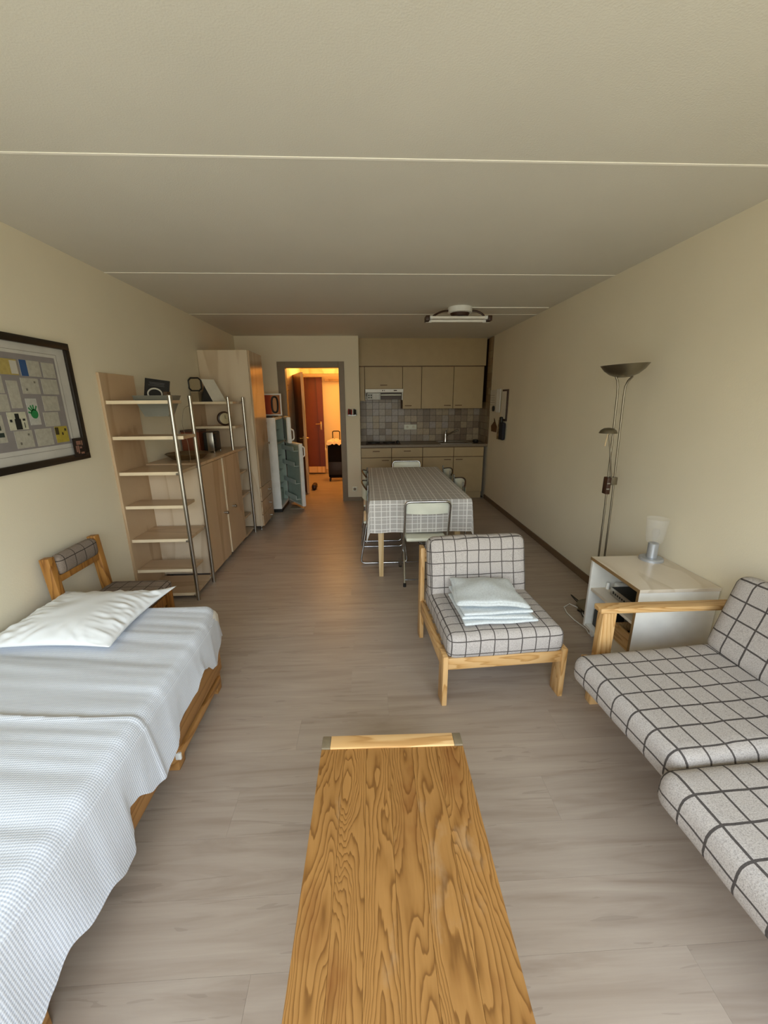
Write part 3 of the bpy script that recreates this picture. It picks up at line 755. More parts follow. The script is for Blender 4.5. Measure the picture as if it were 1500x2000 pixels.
def sled_chair():
    t = thing('sled_chair', 'x', 'chair', (0, 0, 0), 0, 'chairs around the dining table')
    # faces +x; runners along x at both sides
    for y in (-.235, .235):
        MB().tube(fillet([(-.15, y * .9, .80), (-.16, y * .9, .46), (-.235, y, .011), (.235, y, .011), (.165, y * .92, .445), (-.15, y * .92, .445)], .05, 6), .0095, 10).build('side_frame', M['chrome'], t, local=True)
    MB().tube([(.15, -.21, .43), (.15, .21, .43)], .008, 8).build('crossbar', M['chrome'], t, local=True)
    MB().cushion(0.0, 0, .425, .40, .41, .03, .014, 0, 0, n=(8, 8, 4)).build('seat', M['cream_pl'], t, local=True)
    bk = MB().grid(14, 6, lambda u, v: (-.17 - .045 * math.sin(math.pi * u), -.225 + .45 * u, .65 + .145 * v * (.75 + .25 * math.sin(math.pi * u))))
    bk.grid(14, 6, lambda u, v: (-.158 - .045 * math.sin(math.pi * u), -.225 + .45 * u, .65 + .145 * v * (.75 + .25 * math.sin(math.pi * u))))
    bk.build('backrest', M['cream_pl'], t, local=True)
    MB().tube([(-.164 - .045 * math.sin(math.pi * u), -.225 + .45 * u, .65 + .145 * (.75 + .25 * math.sin(math.pi * u))) for u in [i / 14 for i in range(15)]], .008, 8).build('back_rim', M['dkbrown'], t, local=True)
    return t
sc0 = sled_chair()
pos = [(.160, 3.955, 0, 'sled-base dining chair on the left of the table, nearer the armchair'), (.160, 4.60, 0, 'sled-base dining chair on the left of the table, nearer the kitchen'),
       (.80, 4.03, math.pi, 'sled-base dining chair on the right of the table, nearer the armchair'), (.80, 4.66, math.pi, 'sled-base dining chair on the right of the table, nearer the kitchen')]
for i, (x, y, rz, lb) in enumerate(pos):
    o = sc0 if i == 0 else copy_tree(sc0)
    o.location = (x, y, 0); o.rotation_euler = (0, 0, rz); o['label'] = lb

# ------------------------------------------------------------------ armchair
AC = thing('armchair', 'armless low armchair with beech frame and grey plaid cushions', 'chair', (.715, 1.80, 0), R(3.2))
W2 = .325
def L(mb, name, mat, parent=AC, **k): return mb.build(name, mat, parent, local=True, **k)
for s_ in (-1, 1):
    L(MB().box(s_ * W2 - .014, s_ * W2 + .014, -.02, .07, 0, .30, .004), 'leg', M['chairwood_z'])
    L(MB().box(s_ * W2 - .014, s_ * W2 + .014, .62, .69, 0, .66, .004), 'leg', M['chairwood_z'])
    L(MB().box(s_ * W2 - .012, s_ * W2 + .012, .07, .62, .205, .285, .003), 'side_rail', M['chairwood_y'])
L(MB().box(-W2 + .014, W2 - .014, -.008, .016, .215, .283, .003), 'front_rail', M['chairwood_x'])
L(MB().box(-W2 + .014, W2 - .014, .62, .645, .215, .283, .003), 'rear_rail', M['chairwood_x'])
L(MB().box(-W2 + .014, W2 - .014, .63, .66, .56, .64, .003), 'back_rail', M['chairwood_x'])
for k_ in range(5): L(MB().box(-W2 + .012, W2 - .012, .08 + k_ * .11, .13 + k_ * .11, .262, .276), 'slat', M['chairwood_x'], smooth=False)
o = L(MB().cushion(0, 0, 0, .625, .62, .148, .04, .008, .004, n=(18, 18, 8), wob=.003), 'seat_cushion', M['plaid_chair']); o.location = (0, .285, .352)
bc = MB().cushion(0, 0, 0, .625, .13, .40, .05, .006, 0, n=(18, 8, 14), wob=.003)
o = L(bc, 'back_cushion', M['plaid_chair']); o.location = (0, .535, .555); o.rotation_euler = (R(-13), 0, 0)
for i in range(4):
    lab_ = ['lowest', 'second from bottom', 'third from bottom', 'topmost, puffed up'][i]
    pdm = MB()
    th, rz = (.016, .016, .016, .03)[i], (3, -2, 2.5, -5)[i]
    ox, oy = ((.675, 2.01), (.670, 2.02), (.668, 2.03), (.662, 2.05))[i]
    z0 = .4390 + .0205 * i + (.006 if i == 3 else 0)
    sx_, sy_ = (.37, .35, .35, .345)[i], (.35, .345, .34, .33)[i]
    pdm.cushion(0, 0, 0, sx_, sy_, th, th * .48, .026 if i == 3 else .003, 0, n=(22, 22, 4), wob=.0012)
    for v in pdm.bm.verts:
        if v.co.x > 0 and v.co.y < 0: v.co.x += .03 * (v.co.x / .18) * (-v.co.y / .17)
        v.co.z += (.012 if i == 3 else .002) * noise.noise(Vector((v.co.x * 9, v.co.y * 9, i))); v.co.x += .010 * noise.noise(Vector((v.co.x * 6, v.co.y * 6, i + 4))); v.co.y += .010 * noise.noise(Vector((v.co.x * 6, v.co.y * 6, i + 9)))
    pdm.xform(Matrix.Translation((ox, oy, z0 + th / 2)) @ Matrix.Rotation(R(rz), 4, 'Z'))
    tag(pdm.build('chair_pad', M['padfab'], None), 'pale blue-grey chair pad, %s of the stack on the armchair' % lab_, 'chair pad', 'stacked pads on the armchair')

# ------------------------------------------------------------------ sofa
SO = thing('sofa', 'low wooden sofa with grey plaid seat and back cushions at the right', 'sofa', (1.45, 1.15, 0))
SY0, SY1 = .28, 1.785
for x, top in ((1.205, .545), (1.87, .545)):
    for y in (SY0 + .03, SY1 - .03):
        MB().box(x - .035, x + .035, y - .026, y + .026, 0, top if (y > 1 or x > 1.5) else .26, .004).build('leg', M['chairwood_z'], SO)
MB().box(1.155, 1.88, SY1 - .058, SY1 + .008, .545, .572, .004).build('armrest', M['chairwood_x'], SO)
MB().box(1.12, 1.15, SY0, SY1 - .0, .20, .275, .003).build('front_rail', M['chairwood_y'], SO)
MB().box(1.79, 1.815, SY0, SY1, .20, .275, .003).build('rear_rail', M['chairwood_y'], SO)
MB().box(1.15, 1.79, SY1 - .045, SY1 - .012, .20, .275, .003).build('side_rail', M['chairwood_x'], SO)
MB().box(1.15, 1.79, SY0 + .012, SY0 + .045, .20, .275, .003).build('side_rail', M['chairwood_x'], SO)
MB().box(1.84, 1.865, SY0, SY1 - .16, .60, .66, .003).build('back_rail', M['chairwood_y'], SO)
for k_ in range(8): MB().box(1.15, 1.79, SY0 + .10 + k_ * .175, SY0 + .16 + k_ * .175, .262, .276).build('slat', M['chairwood_x'], SO, smooth=False)
def seatc(cx, cy_, rot, sy_, nm, z=.350):
    c_ = MB().cushion(0, 0, 0, .76, sy_, .145, .045, .010, .016, n=(20, 18, 8), wob=.003)
    o = c_.build(nm, M['plaid_sofa'], SO, local=True); o.location = Vector((cx, cy_, z)) - SO.location; o.rotation_euler = (0, 0, R(rot)); return o
seatc(1.370, 1.335, 5.0, .60, 'seat_cushion'); seatc(1.330, .712, 3.0, .60, 'seat_cushion', .353)
for cy_ in (1.36, .74):
    c_ = MB().cushion(0, 0, 0, .13, .60, .40, .05, .006, 0, n=(8, 18, 14), wob=.003)
    o = c_.build('back_cushion', M['plaid_sofa'], SO, local=True); o.location = Vector((1.755, cy_, .580)) - SO.location; o.rotation_euler = (0, R(15), R(2))

# ------------------------------------------------------------------ coffee table
CT = thing('coffee_table', 'long worn pine coffee table in the foreground', 'table', (.06, .45, 0), R(-1.0))
cw = .246; CF = .66; CN = -.62; CZ = .42
rr_ = random.Random(5); xs_ = [-cw, -.165, -.09, -.012, .065, .15, cw]
for a, b in zip(xs_, xs_[1:]):
    L(MB().box(a + .0002, b - .0002, CN, CF, CZ - .03, CZ, .0006, 1), 'board', M['pine'], CT, smooth=False)
L(MB().box(-cw + .03, cw - .03, CF + .0005, CF + .052, CZ - .045, CZ + .006, .002), 'end_rail', M['pine_x'], CT)
L(MB().box(-cw + .03, cw - .03, CN - .052, CN - .0005, CZ - .045, CZ + .006, .002), 'end_rail', M['pine_x'], CT)
for s_ in (-1, 1):
    for y0 in (CF + .0005, CN - .052):
        lg = L(MB().box(s_ * cw - (.03 if s_ > 0 else 0), s_ * cw + (.03 if s_ < 0 else 0), y0, y0 + .0515, 0, CZ + .006, .003), 'leg', plain('grey_end_grain', '776A54', .5, 0, .5, .12, 40) if (s_ < 0 and y0 > 0) else bpy.data.materials['grey_end_grain'], CT)
        lg['label'] = 'leg with greyed end grain'
    L(MB().box(s_ * (cw - .03) - .012, s_ * (cw - .03) + .012, CN, CF, CZ - .10, CZ - .031, .002), 'side_apron', M['chairwood_y'], CT)

# ------------------------------------------------------------------ bed
BX0, BX1, BY0, BY1 = -1.86, -.855, .08, 2.10
BD = thing('bed', 'single bed with low pine frame along the left wall', 'bed', ((BX0 + BX1) / 2, 1.1, 0))
MB().box(BX1 - .012, BX1 + .012, BY0, 1.985, .125, .29, .003).build('side_board', M['bedwood'], BD)
MB().box(BX0, BX0 + .024, BY0, 1.985, .125, .29, .003).build('side_board', M['bedwood'], BD)
MB().box(BX0, BX1, 1.96, 1.985, .125, .29, .003).build('end_board', M['bedwood'], BD)
MB().box(BX0, BX1, BY0, BY0 + .025, .125, .29, .003).build('end_board', M['bedwood'], BD)
MB().box(BX1 - .01, BX1 + .014, 1.45, 1.95, .062, .10, .004).build('lower_rail', M['bedwood'], BD)
cpb = MB().box(BX1 - .010, BX1 + .015, 1.438, 1.45, .06, .095, .003).build('rail_cap', M['white'], BD); cpb['label'] = 'white rail end cap'
for x in (BX0 + .03, BX1 - .03):
    for y in (.66, 1.95, 1.47): MB().box(x - .03, x + .03, y - .03, y + .03, 0, .125, .004).build('leg', M['bedwood'], BD)
MB().cushion((BX0 + BX1) / 2, 1.09, .372, 1.0, 2.02, .165, .05, .005, n=(10, 16, 6)).build('mattress', plain('cream_mattress', 'DAD6CC', .9), BD)
hem = [(0.0, .20), (.55, .17), (.62, .175), (.66, .19), (.73, .215), (.80, .19), (.87, .19), (.95, .158), (1.0, .150), (1.03, .20), (1.06, .268), (1.10, .258), (1.18, .205), (1.25, .186), (1.30, .200), (1.35, .213), (1.385, .235), (1.42, .274), (1.5, .275), (1.60, .28), (1.66, .31), (1.70, .322), (1.75, .30), (1.80, .255), (1.86, .24), (1.95, .26), (2.05, .27), (2.2, .27)]
def hemz(y):
    for (a, za), (b, zb) in zip(hem, hem[1:]):
        if a <= y <= b:
            t = (y - a) / (b - a); t = t * t * (3 - 2 * t); return za + (zb - za) * t
    return .2
def blanket():
    NU, NV = 150, 230; TOPW = 1.0; DR = .36; R0 = .045
    y0, y1 = .06, 2.135
    def f(u, v):
        y = y0 + (y1 - y0) * v
        s = u * (TOPW + DR)                                        # arc length from the wall side
        x = BX0 + .01; zt = .466
        wr_ = (.0085 * noise.noise(Vector((s * 1.1, y * 13 + s * 1.5, .5))) + .0040 * noise.noise(Vector((s * 2.4 + 3, y * 26 + s * 3.0, 4.5))) + .007 * noise.noise(Vector((s * 2, y * 4, 9))))
        # ridge where the blanket is turned over
        ridge = .010 * math.exp(-((y - (1.30 - .05 * s + .010 * math.sin(s * 6))) / .011) ** 2) + (.004 if y < 1.30 - .05 * s + .010 * math.sin(s * 6) else 0)
        edge = BX1 + .012 - .045 * max(0, (y - 1.8) / .3) ** 2
        flat = edge - x - R0
        if s < flat: px, pz, nx, nz = x + s, zt, 0, 1
        elif s < flat + R0 * 1.571:
            a = (s - flat) / R0; px, pz = x + flat + R0 * math.sin(a), zt - R0 * (1 - math.cos(a)); nx, nz = math.sin(a), math.cos(a)
        else:
            tot = TOPW + DR - (flat + R0 * 1.571); q = (s - flat - R0 * 1.571) / tot
            zb = hemz(y); zs = zt - R0
            pz = zs + (zb - zs) * q
            fold = .5 + .5 * math.sin(y * 8.2 + 1.1) ; fold2 = noise.noise(Vector((y * 6, 3, q * .6)))
            drop = (.30 - zb) / .15
            px = edge + .006 + q * (.018 + .030 * max(0, drop) + .014 * fold * fold + .018 * fold2); nx, nz = 1, 0
        pz += (wr_ + ridge) * nz; px += (wr_ * .35 + ridge * .5) * nx
        yy = y
        if v > .965:                                            # far end falls over the end of the mattress
            t = (v - .965) / .035; pz = pz - .16 * t * t * (1 if s < flat + .06 else .15); yy = y - .02 * t
        return (px, yy, pz)
    def uvf(u, v):                                              # cloth length, so the weave keeps its size on the hanging side
        y = y0 + (y1 - y0) * v; s = u * (TOPW + DR)
        lim = BX1 + .012 - .045 * max(0, (y - 1.8) / .3) ** 2 - (BX0 + .01) - R0 + R0 * 1.571
        if s > lim: s = lim + (s - lim) / (TOPW + DR - lim) * (.466 - R0 - hemz(y))
        return (s, y)
    return MB().grid(NU, NV, f, uvf)
bk = blanket()
tag(bk.build('blanket', M['blanket'], None, ang=180), 'white waffle blanket spread over the bed and hanging at its side', 'blanket')
def pillow():
    mb = MB(); NU, NV = 90, 90
    def f(sgn):
        def g(u, v):
            a, b = 2 * u - 1, 2 * v - 1
            pin = 1 - .085 * (1 - a * a) ** 1 * (b * b) ; pin2 = 1 - .085 * (1 - b * b) * (a * a)
            x = a * .31 * pin2; y = b * .28 * pin
            h_ = max(0, (1 - abs(a) ** 2.4)) ** .62 * max(0, (1 - abs(b) ** 2.4)) ** .62
            z = h_ * (.070 if sgn > 0 else -.010)
            if sgn > 0:
                rim = max(abs(a), abs(b)); k2 = max(0, min(1, (rim - .45) / .4)) * (1 - max(0, (rim - .93) / .07))
                th = math.atan2(b, a)
                z += k2 * .006 * (math.sin(th * 19 + 3 * noise.noise(Vector((a * 2, b * 2, 0)))) * noise.noise(Vector((a * 3, b * 3, 5))) * 2.2)
                z += .010 * noise.noise(Vector((a * 2.5, b * 2.5, 1))) * h_
                mk_ = max(0, min(1, (abs(a) - .30) / .4)) * max(0, min(1, (1 - abs(a)) / .10)) * max(0, min(1, (1 - abs(b)) / .1))
                z += .009 * mk_ * noise.noise(Vector((a * 2.2, b * 11 + a * 2.5, 3)))
            else: z = z
            c2 = (max(0, a) * max(0, b)) ** 3
            z += .022 * c2 + .015 * (max(0, -a) * max(0, b)) ** 3
            x += .03 * c2; y += .03 * c2
            return (x, y, z)
        return g
    mb.grid(NU, NV, f(1)); mb.grid(NU, NV, f(-1))
    bmesh.ops.remove_doubles(mb.bm, verts=mb.bm.verts[:], dist=.0008)
    mb.xform(Matrix.Translation((-1.50, 1.945, .495)) @ Matrix.Rotation(R(-1.5), 4, 'Z'))
    return mb
tag(pillow().build('pillow', M['pillow'], None, ang=180), 'white pillow lying at the head of the bed', 'pillow')

# ------------------------------------------------------------------ small chair behind the bed
SC = thing('low_chair', 'low wooden chair with plaid top rail and seat behind the bed', 'chair', (-1.60, 2.38, 0))
for y in (2.185, 2.585):
    MB().bar((-1.765, y, 0), (-1.82, y, .735), .055, .045, .004, up=Vector((0, 1, 0))).build('leg', M['oldwood'], SC)
    MB().box(-1.42, -1.375, y - .025, y + .025, 0, .335, .004).build('leg', M['oldwood'], SC)
    MB().box(-1.75, -1.42, y - .012, y + .012, .24, .31, .003).build('side_rail', M['oldwood'], SC)
MB().box(-1.415, -1.39, 2.21, 2.56, .24, .31, .003).build('front_rail', M['oldwood'], SC)
MB().box(-1.82, -1.79, 2.21, 2.56, .575, .615, .003).build('back_rail', M['oldwood'], SC)
MB().cushion(-1.806, 2.385, .672, .07, .345, .12, .032, .004, n=(8, 12, 8)).build('back_pad', M['plaid_old'], SC)
MB().cushion(-1.585, 2.405, .350, .41, .46, .075, .025, .006, n=(12, 12, 6)).build('seat_pad', M['plaid_old'], SC)

# ------------------------------------------------------------------ framed picture
PX = XL
PI = thing('framed_picture', 'black framed collage of small drawings on the left wall', 'picture', (PX, 2.28, 1.22))
py0, py1, pz0, pz1 = 1.74, 2.803, 1.220, 1.940
fm = MB(); w_ = .04
fm.box(PX, PX + .022, py0, py1, pz0, pz0 + w_, .003); fm.box(PX, PX + .022, py0, py1, pz1 - w_, pz1, .003)
fm.box(PX, PX + .022, py0, py0 + w_, pz0 + w_, pz1 - w_, .003); fm.box(PX, PX + .022, py1 - w_, py1, pz0 + w_, pz1 - w_, .003)
fm.build('frame', plain('dark_brown_frame', '1E1710', .4), PI)
MB().box(PX, PX + .006, py0 + w_, py1 - w_, pz0 + w_, pz1 - w_).build('mat_board', plain('grey_white_card', 'BEBCB6', .8), PI, smooth=False)
MB().box(PX + .006, PX + .007, py0 + .085, 2.672, 1.332, 1.842).build('backing_sheet', plain('grey_paper', '858080', .8), PI, smooth=False)
lnm = MB(); ring_rect_y = lambda y0, y1, z0, z1, t: [lnm.box(PX + .0065, PX + .0068, y0, y1, z0, z0 + t), lnm.box(PX + .0065, PX + .0068, y0, y1, z1 - t, z1), lnm.box(PX + .0065, PX + .0068, y0, y0 + t, z0, z1), lnm.box(PX + .0065, PX + .0068, y1 - t, y1, z0, z1)]
ring_rect_y(py0 + .065, 2.695, 1.305, 1.862, .0025); lnm.build('mat_line', plain('mat_line_ink', '8A867E', .8), PI, smooth=False)
cards = [(2.270, 1.809, 2.386, 1.728), (2.403, 1.812, 2.544, 1.727), (2.560, 1.81, 2.657, 1.725), (2.17, 1.72, 2.268, 1.632), (2.290, 1.698, 2.360, 1.555), (2.385, 1.716, 2.508, 1.631), (2.531, 1.717, 2.654, 1.631),
         (2.15, 1.627, 2.275, 1.539), (2.386, 1.606, 2.462, 1.461), (2.510, 1.621, 2.630, 1.535), (2.490, 1.528, 2.608, 1.446), (2.245, 1.535, 2.366, 1.441), (2.10, 1.523, 2.212, 1.382), (2.262, 1.435, 2.380, 1.342),
         (2.402, 1.437, 2.525, 1.340), (2.553, 1.442, 2.655, 1.346), (2.08, 1.809, 2.24, 1.728), (1.95, 1.80, 2.05, 1.66), (1.86, 1.64, 2.0, 1.54), (2.02, 1.64, 2.13, 1.55), (1.88, 1.50, 2.06, 1.38)]
cm = {i: 'A9A69A' for i in range(len(cards))}; cm[0] = 'A8975A'; cm[15] = 'A89840'; cm[8] = 'B4B4AE'; cm[11] = 'BCBBA8'
cm_m = {}
for i, (a, zt_, b, zb_) in enumerate(cards):
    h_ = cm[i]
    if h_ not in cm_m: cm_m[h_] = plain('card_' + h_, h_, .85, 0, .2, .10, 50)
    c_ = MB().box(PX + .007, PX + .0085, a, b, zb_, zt_).build('drawing_card', cm_m[h_], PI, smooth=False)
    mk = None; X_ = PX + .0085; X2 = X_ + .0005
    if i == 0: mk = ('pale_patch', 'BDB9AE', [(.60, .08, .98, .92)], [])
    if i == 1: mk = ('blue_patch', '2B4A78', [(0, 0, .34, 1)], [])
    if i == 8: mk = ('green_handprint', '1F7A40', [], 'hand')
    if i == 11: mk = ('dark_house', '161812', [(.33, .02, .66, .62), (.38, .62, .60, .92), (.08, .45, .2, .6), (.76, .5, .9, .62), (.8, .1, .84, .4)], [])
    if i == 12: mk = ('dark_boat', '24302A', [(.45, .2, .9, .36), (.55, .45, .8, .62)], [])
    if i == 15: mk = ('dark_marks', '3A3012', [(.0, .5, .28, .95), (.5, .45, .62, .62), (.75, .7, .9, .85)], [])
    if i in (5, 13): mk = ('pencil_mark', '6E6A60', [(.72, .7, .82, .82), (.2, .2, .3, .35)], [])
    if mk:
        g = MB()
        for (u0, v0, u1, v1) in mk[2]: g.box(X_, X2, a + (b - a) * u0, a + (b - a) * u1, zb_ + (zt_ - zb_) * v0, zb_ + (zt_ - zb_) * v1)
        if mk[3] == 'hand':
            cy2, cz2 = a + (b - a) * .55, zb_ + (zt_ - zb_) * .42
            g.lathe((X_, cy2, cz2), [(.026, 0), (.026, .0006), (0, .0006)], 18, 'X')
            for k_, aa in enumerate((165, 135, 112, 90, 62)):
                d_ = Vector((0, math.cos(R(aa)), math.sin(R(aa)))); c0 = Vector((X_ + .0003, cy2, cz2))
                g.bar(c0 + d_ * .02, c0 + d_ * (.05 if k_ else .042), .009, .0006, up=Vector((1, 0, 0)))
        g.build(mk[0], plain(mk[0], mk[1], .8), c_, smooth=False)
# small dark photo tucked into the corner
ph_ = thing('tucked_photo', 'small dark photo tucked into the corner of the framed picture', 'photo', (PX + .023, 2.70, 1.25))
MB().box(PX + .0225, PX + .0245, 2.655, 2.765, 1.243, 1.362).build('print', plain('photo_dark', '1B1414', .4), ph_, smooth=False)
g = MB()
for (u, v, du, dv) in ((.02, .03, .012, .04), (.035, .02, .014, .05), (.055, .05, .02, .012), (.03, .075, .04, .025), (.075, .07, .012, .03), (.06, .015, .03, .012)): g.box(PX + .0245, PX + .025, 2.655 + u, 2.655 + u + du, 1.243 + v, 1.243 + v + dv)
g.build('faces', plain('photo_flesh', '8A6658', .5), ph_, smooth=False)
MB().box(PX + .022, PX + .0228, py0 + .02, py1 - .02, pz0 + .02, pz1 - .02) if False else None

# ------------------------------------------------------------------ shelf towers, cabinet, wardrobe
SX0, SX1 = XL + .022, -1.432
def pole(x, y, t, ztop, z0=0.0):
    p = MB().lathe((x, y, 0), [(0, z0), (.0155, z0), (.0155, ztop - .004), (.012, ztop), (0, ztop)], 16).build('pole', M['steel'], t); return p
def tower(lb, y0, y1, panel_top, shelves, poles):
    t = thing('shelf_tower', lb, 'shelf', ((SX0 + SX1) / 2, (y0 + y1) / 2, 0), 0, 'shelf towers')
    MB().box(XL, XL + .02, y0 - .02, y1 + .07, .02, panel_top, .002).build('wall_panel', M['maple_z'], t, smooth=False)
    for (z, d, ext) in shelves:
        s = MB().box(SX0, SX1 + ext, y0, y0 + (y1 - y0) * d, z - .012, z + .012, .0015).build('shelf', M['maple_x'], t, smooth=False)
        MB().box(SX0, SX1 + ext, y0 - .002, y0, z - .012, z + .012).build('edge_band', M['maple_lit_edge'], s, smooth=False)
    for y in poles:
        p = pole(SX1 + .022 if y != 4.43 else SX1 - .012, y, t, 1.632, 0.0 if y != 4.43 else 1.0755)
        for (z, d, ext) in shelves:
            if d == 1.0 and y != 4.43: MB().cyl((SX1 - .01, y, z - .004), (SX1 + .01, y, z - .004), .008, seg=10).build('bracket', M['chrome'], p)
    return t
SH = [(1.582, .62, 0), (1.325, .6, .075), (1.057, 1.0, 0), (.793, .6, 0), (.518, 1.0, 0), (.258, .6, 0), (.045, 1.0, 0)]
tower('open maple shelf tower with steel poles nearest the bed', 3.075, 3.43, 1.787, SH, (3.06, 3.405))
tower('open maple shelf tower with steel poles beside the tall wardrobe', 4.545, 4.865, 1.62, [(1.57, 1, 0), (1.31, .8, 0), (1.05, 1.0, 0), (.79, .8, 0), (.52, 1.0, 0), (.26, .8, 0), (.045, 1.0, 0)], (4.43, 4.845))
CB = thing('maple_cabinet', 'waist-high maple cabinet with two doors between the shelf towers', 'cabinet', (-1.65, 4.0, 0))
CX1 = -1.425
MB().box(XL + .01, CX1 - .020, 3.470, 3.490, .055, 1.05, .001).build('side_panel', M['maple_lit_side'], CB, smooth=False)
MB().box(XL + .01, CX1 - .02, 4.505, 4.523, .055, 1.05, .001).build('side_panel', M['maple_z'], CB, smooth=False)
MB().box(XL + .01, CX1 - .025, 3.493, 4.505, .055, .075).build('bottom_panel', M['maple_x'], CB, smooth=False)
MB().box(XL + .01, CX1 - .022, 3.985, 4.015, .075, 1.05).build('divider', M['maple_z'], CB, smooth=False)
MB().box(XL + .001, CX1 + .004, 3.465, 4.528, 1.05, 1.075, .002).build('top', M['maple_x'], CB, smooth=False)
for y0, y1, kn in ((3.474, 3.975, 3.905), (4.018, 4.518, 4.165)):
    d_ = MB().box(CX1 - .018, CX1, y0, y1, .05, 1.045, .0015).build('door', M['maple_z'], CB, smooth=False)
    for ye in (y0 - .002, y1): MB().box(CX1 - .018, CX1 - .0005, ye, ye + .002, .05, 1.045).build('edge_band', M['maple_lit_edge'], d_, smooth=False)
    MB().lathe((CX1, kn, .515), [(.009, 0), (.008, .018), (.017, .026), (.017, .040), (0, .045)], 16, 'X').build('knob', M['steel'], d_)
for y in (3.50, 3.96, 4.05, 4.48):
    for x in (CX1 - .05, XL + .06): MB().lathe((x, y, 0), [(0, 0), (.02, 0), (.02, .012), (.012, .02), (.012, .055), (0, .055)], 14).build('foot', M['steel'], CB)
WR = thing('wardrobe', 'tall maple wardrobe with drawers next to the fridge', 'wardrobe', (-1.60, 5.2, 0))
wx1, wy0, wy1, wz = -1.312, 4.915, 5.485, 2.145
MB().box(XL + .004, wx1 - .02, wy0, wy0 + .018, .05, wz, .001).build('side_panel', M['maple_lit_side'], WR, smooth=False)
MB().box(XL + .004, wx1 - .02, wy1 - .018, wy1, .05, wz, .001).build('side_panel', M['maple_z'], WR, smooth=False)
MB().box(XL + .004, wx1 - .02, wy0 + .018, wy1 - .018, wz - .018, wz).build('top_panel', M['maple_x'], WR, smooth=False)
MB().box(XL + .004, XL + .012, wy0 + .018, wy1 - .018, .05, wz - .018).build('back_panel', M['maple_z'], WR, smooth=False)
MB().box(XL + .012, wx1 - .022, wy0 + .018, wy1 - .018, .05, .07).build('bottom_panel', M['maple_x'], WR, smooth=False)
glossy = wood('varnished_maple_door', 'C8AF90', 'A88C6A', 'BFA586', 'Z', 5, .16, .2, .6, 5., .28, 3.5)
dw = MB().box(wx1 - .018, wx1, wy0 + .002, wy1 - .002, .55, wz - .004, .0015).build('door', glossy, WR, smooth=False)
MB().lathe((wx1, wy1 - .06, 1.05), [(.007, 0), (.006, .015), (.014, .022), (.014, .032), (0, .036)], 16, 'X').build('knob', M['steel_dark'], dw)
for z0, z1, kz in ((.375, .543, .455), (.20, .368, .275), (.052, .193, .10)):
    d_ = MB().box(wx1 - .018, wx1, wy0 + .002, wy1 - .002, z0, z1, .0015).build('drawer', M['maple_x'], WR, smooth=False)
    for y in (5.27,): MB().lathe((wx1, y, kz), [(.009, 0), (.008, .018), (.016, .025), (.016, .036), (0, .041)], 16, 'X').build('knob', M['steel'], d_)
for y in (wy0 + .04, wy1 - .05):
    for x in (wx1 - .05, XL + .06): MB().lathe((x, y, 0), [(0, 0), (.02, 0), (.02, .012), (.012, .02), (.012, .05), (0, .05)], 14).build('foot', M['steel'], WR)

# ------------------------------------------------------------------ fridge, both doors ajar
FR = thing('fridge', 'white fridge-freezer with both doors ajar beside the doorway', 'fridge', (-1.58, 6.0, 0))
fx1, fy0, fy1, fz = -1.255, 5.74, 6.30, 1.36
fb = MB()
fb.box(XL + .03, fx1, fy0, fy0 + .035, .05, fz, .003); fb.box(XL + .03, fx1, fy1 - .035, fy1, .05, fz, .003)
fb.box(XL + .03, XL + .06, fy0 + .035, fy1 - .035, .05, fz); fb.box(XL + .06, fx1, fy0 + .035, fy1 - .035, fz - .03, fz); fb.box(XL + .06, fx1, fy0 + .035, fy1 - .035, .05, .09)
fb.build('cabinet', M['white'], FR, smooth=False)
ln = MB(); ln.box(XL + .06, fx1 - .002, fy0 + .0352, fy0 + .038, .09, fz - .03); ln.box(XL + .06, fx1 - .002, fy1 - .038, fy1 - .0352, .09, fz - .03); ln.box(XL + .06, XL + .064, fy0 + .038, fy1 - .038, .09, fz - .03)
ln.box(XL + .064, fx1 - .002, fy0 + .038, fy1 - .038, .985, 1.01)
ln.build('liner', M['fridge_in'], FR, smooth=False)
for z in (.35, .56, .78, 1.16): MB().box(XL + .07, fx1 - .05, fy0 + .04, fy1 - .04, z, z + .006).build('inner_shelf', M['glassy'], FR, smooth=False)
MB().box(XL + .10, fx1 - .06, fy0 + .05, fy1 - .05, .10, .27, .006).build('crisper_drawer', M['fridge_in'], FR)
MB().box(XL + .03, fx1, fy0 - .001, fy1, .0, .05, .002).build('plinth', M['black'], FR, smooth=False)
st_ = MB().prism([(-1.43, fy0 - .002, 1.30), (-1.37, fy0 - .002, 1.30), (-1.40, fy0 - .002, .95)], (0, .0015, 0)).build('side_strip', M['black'], FR, smooth=False); st_['label'] = 'black tapering strip'
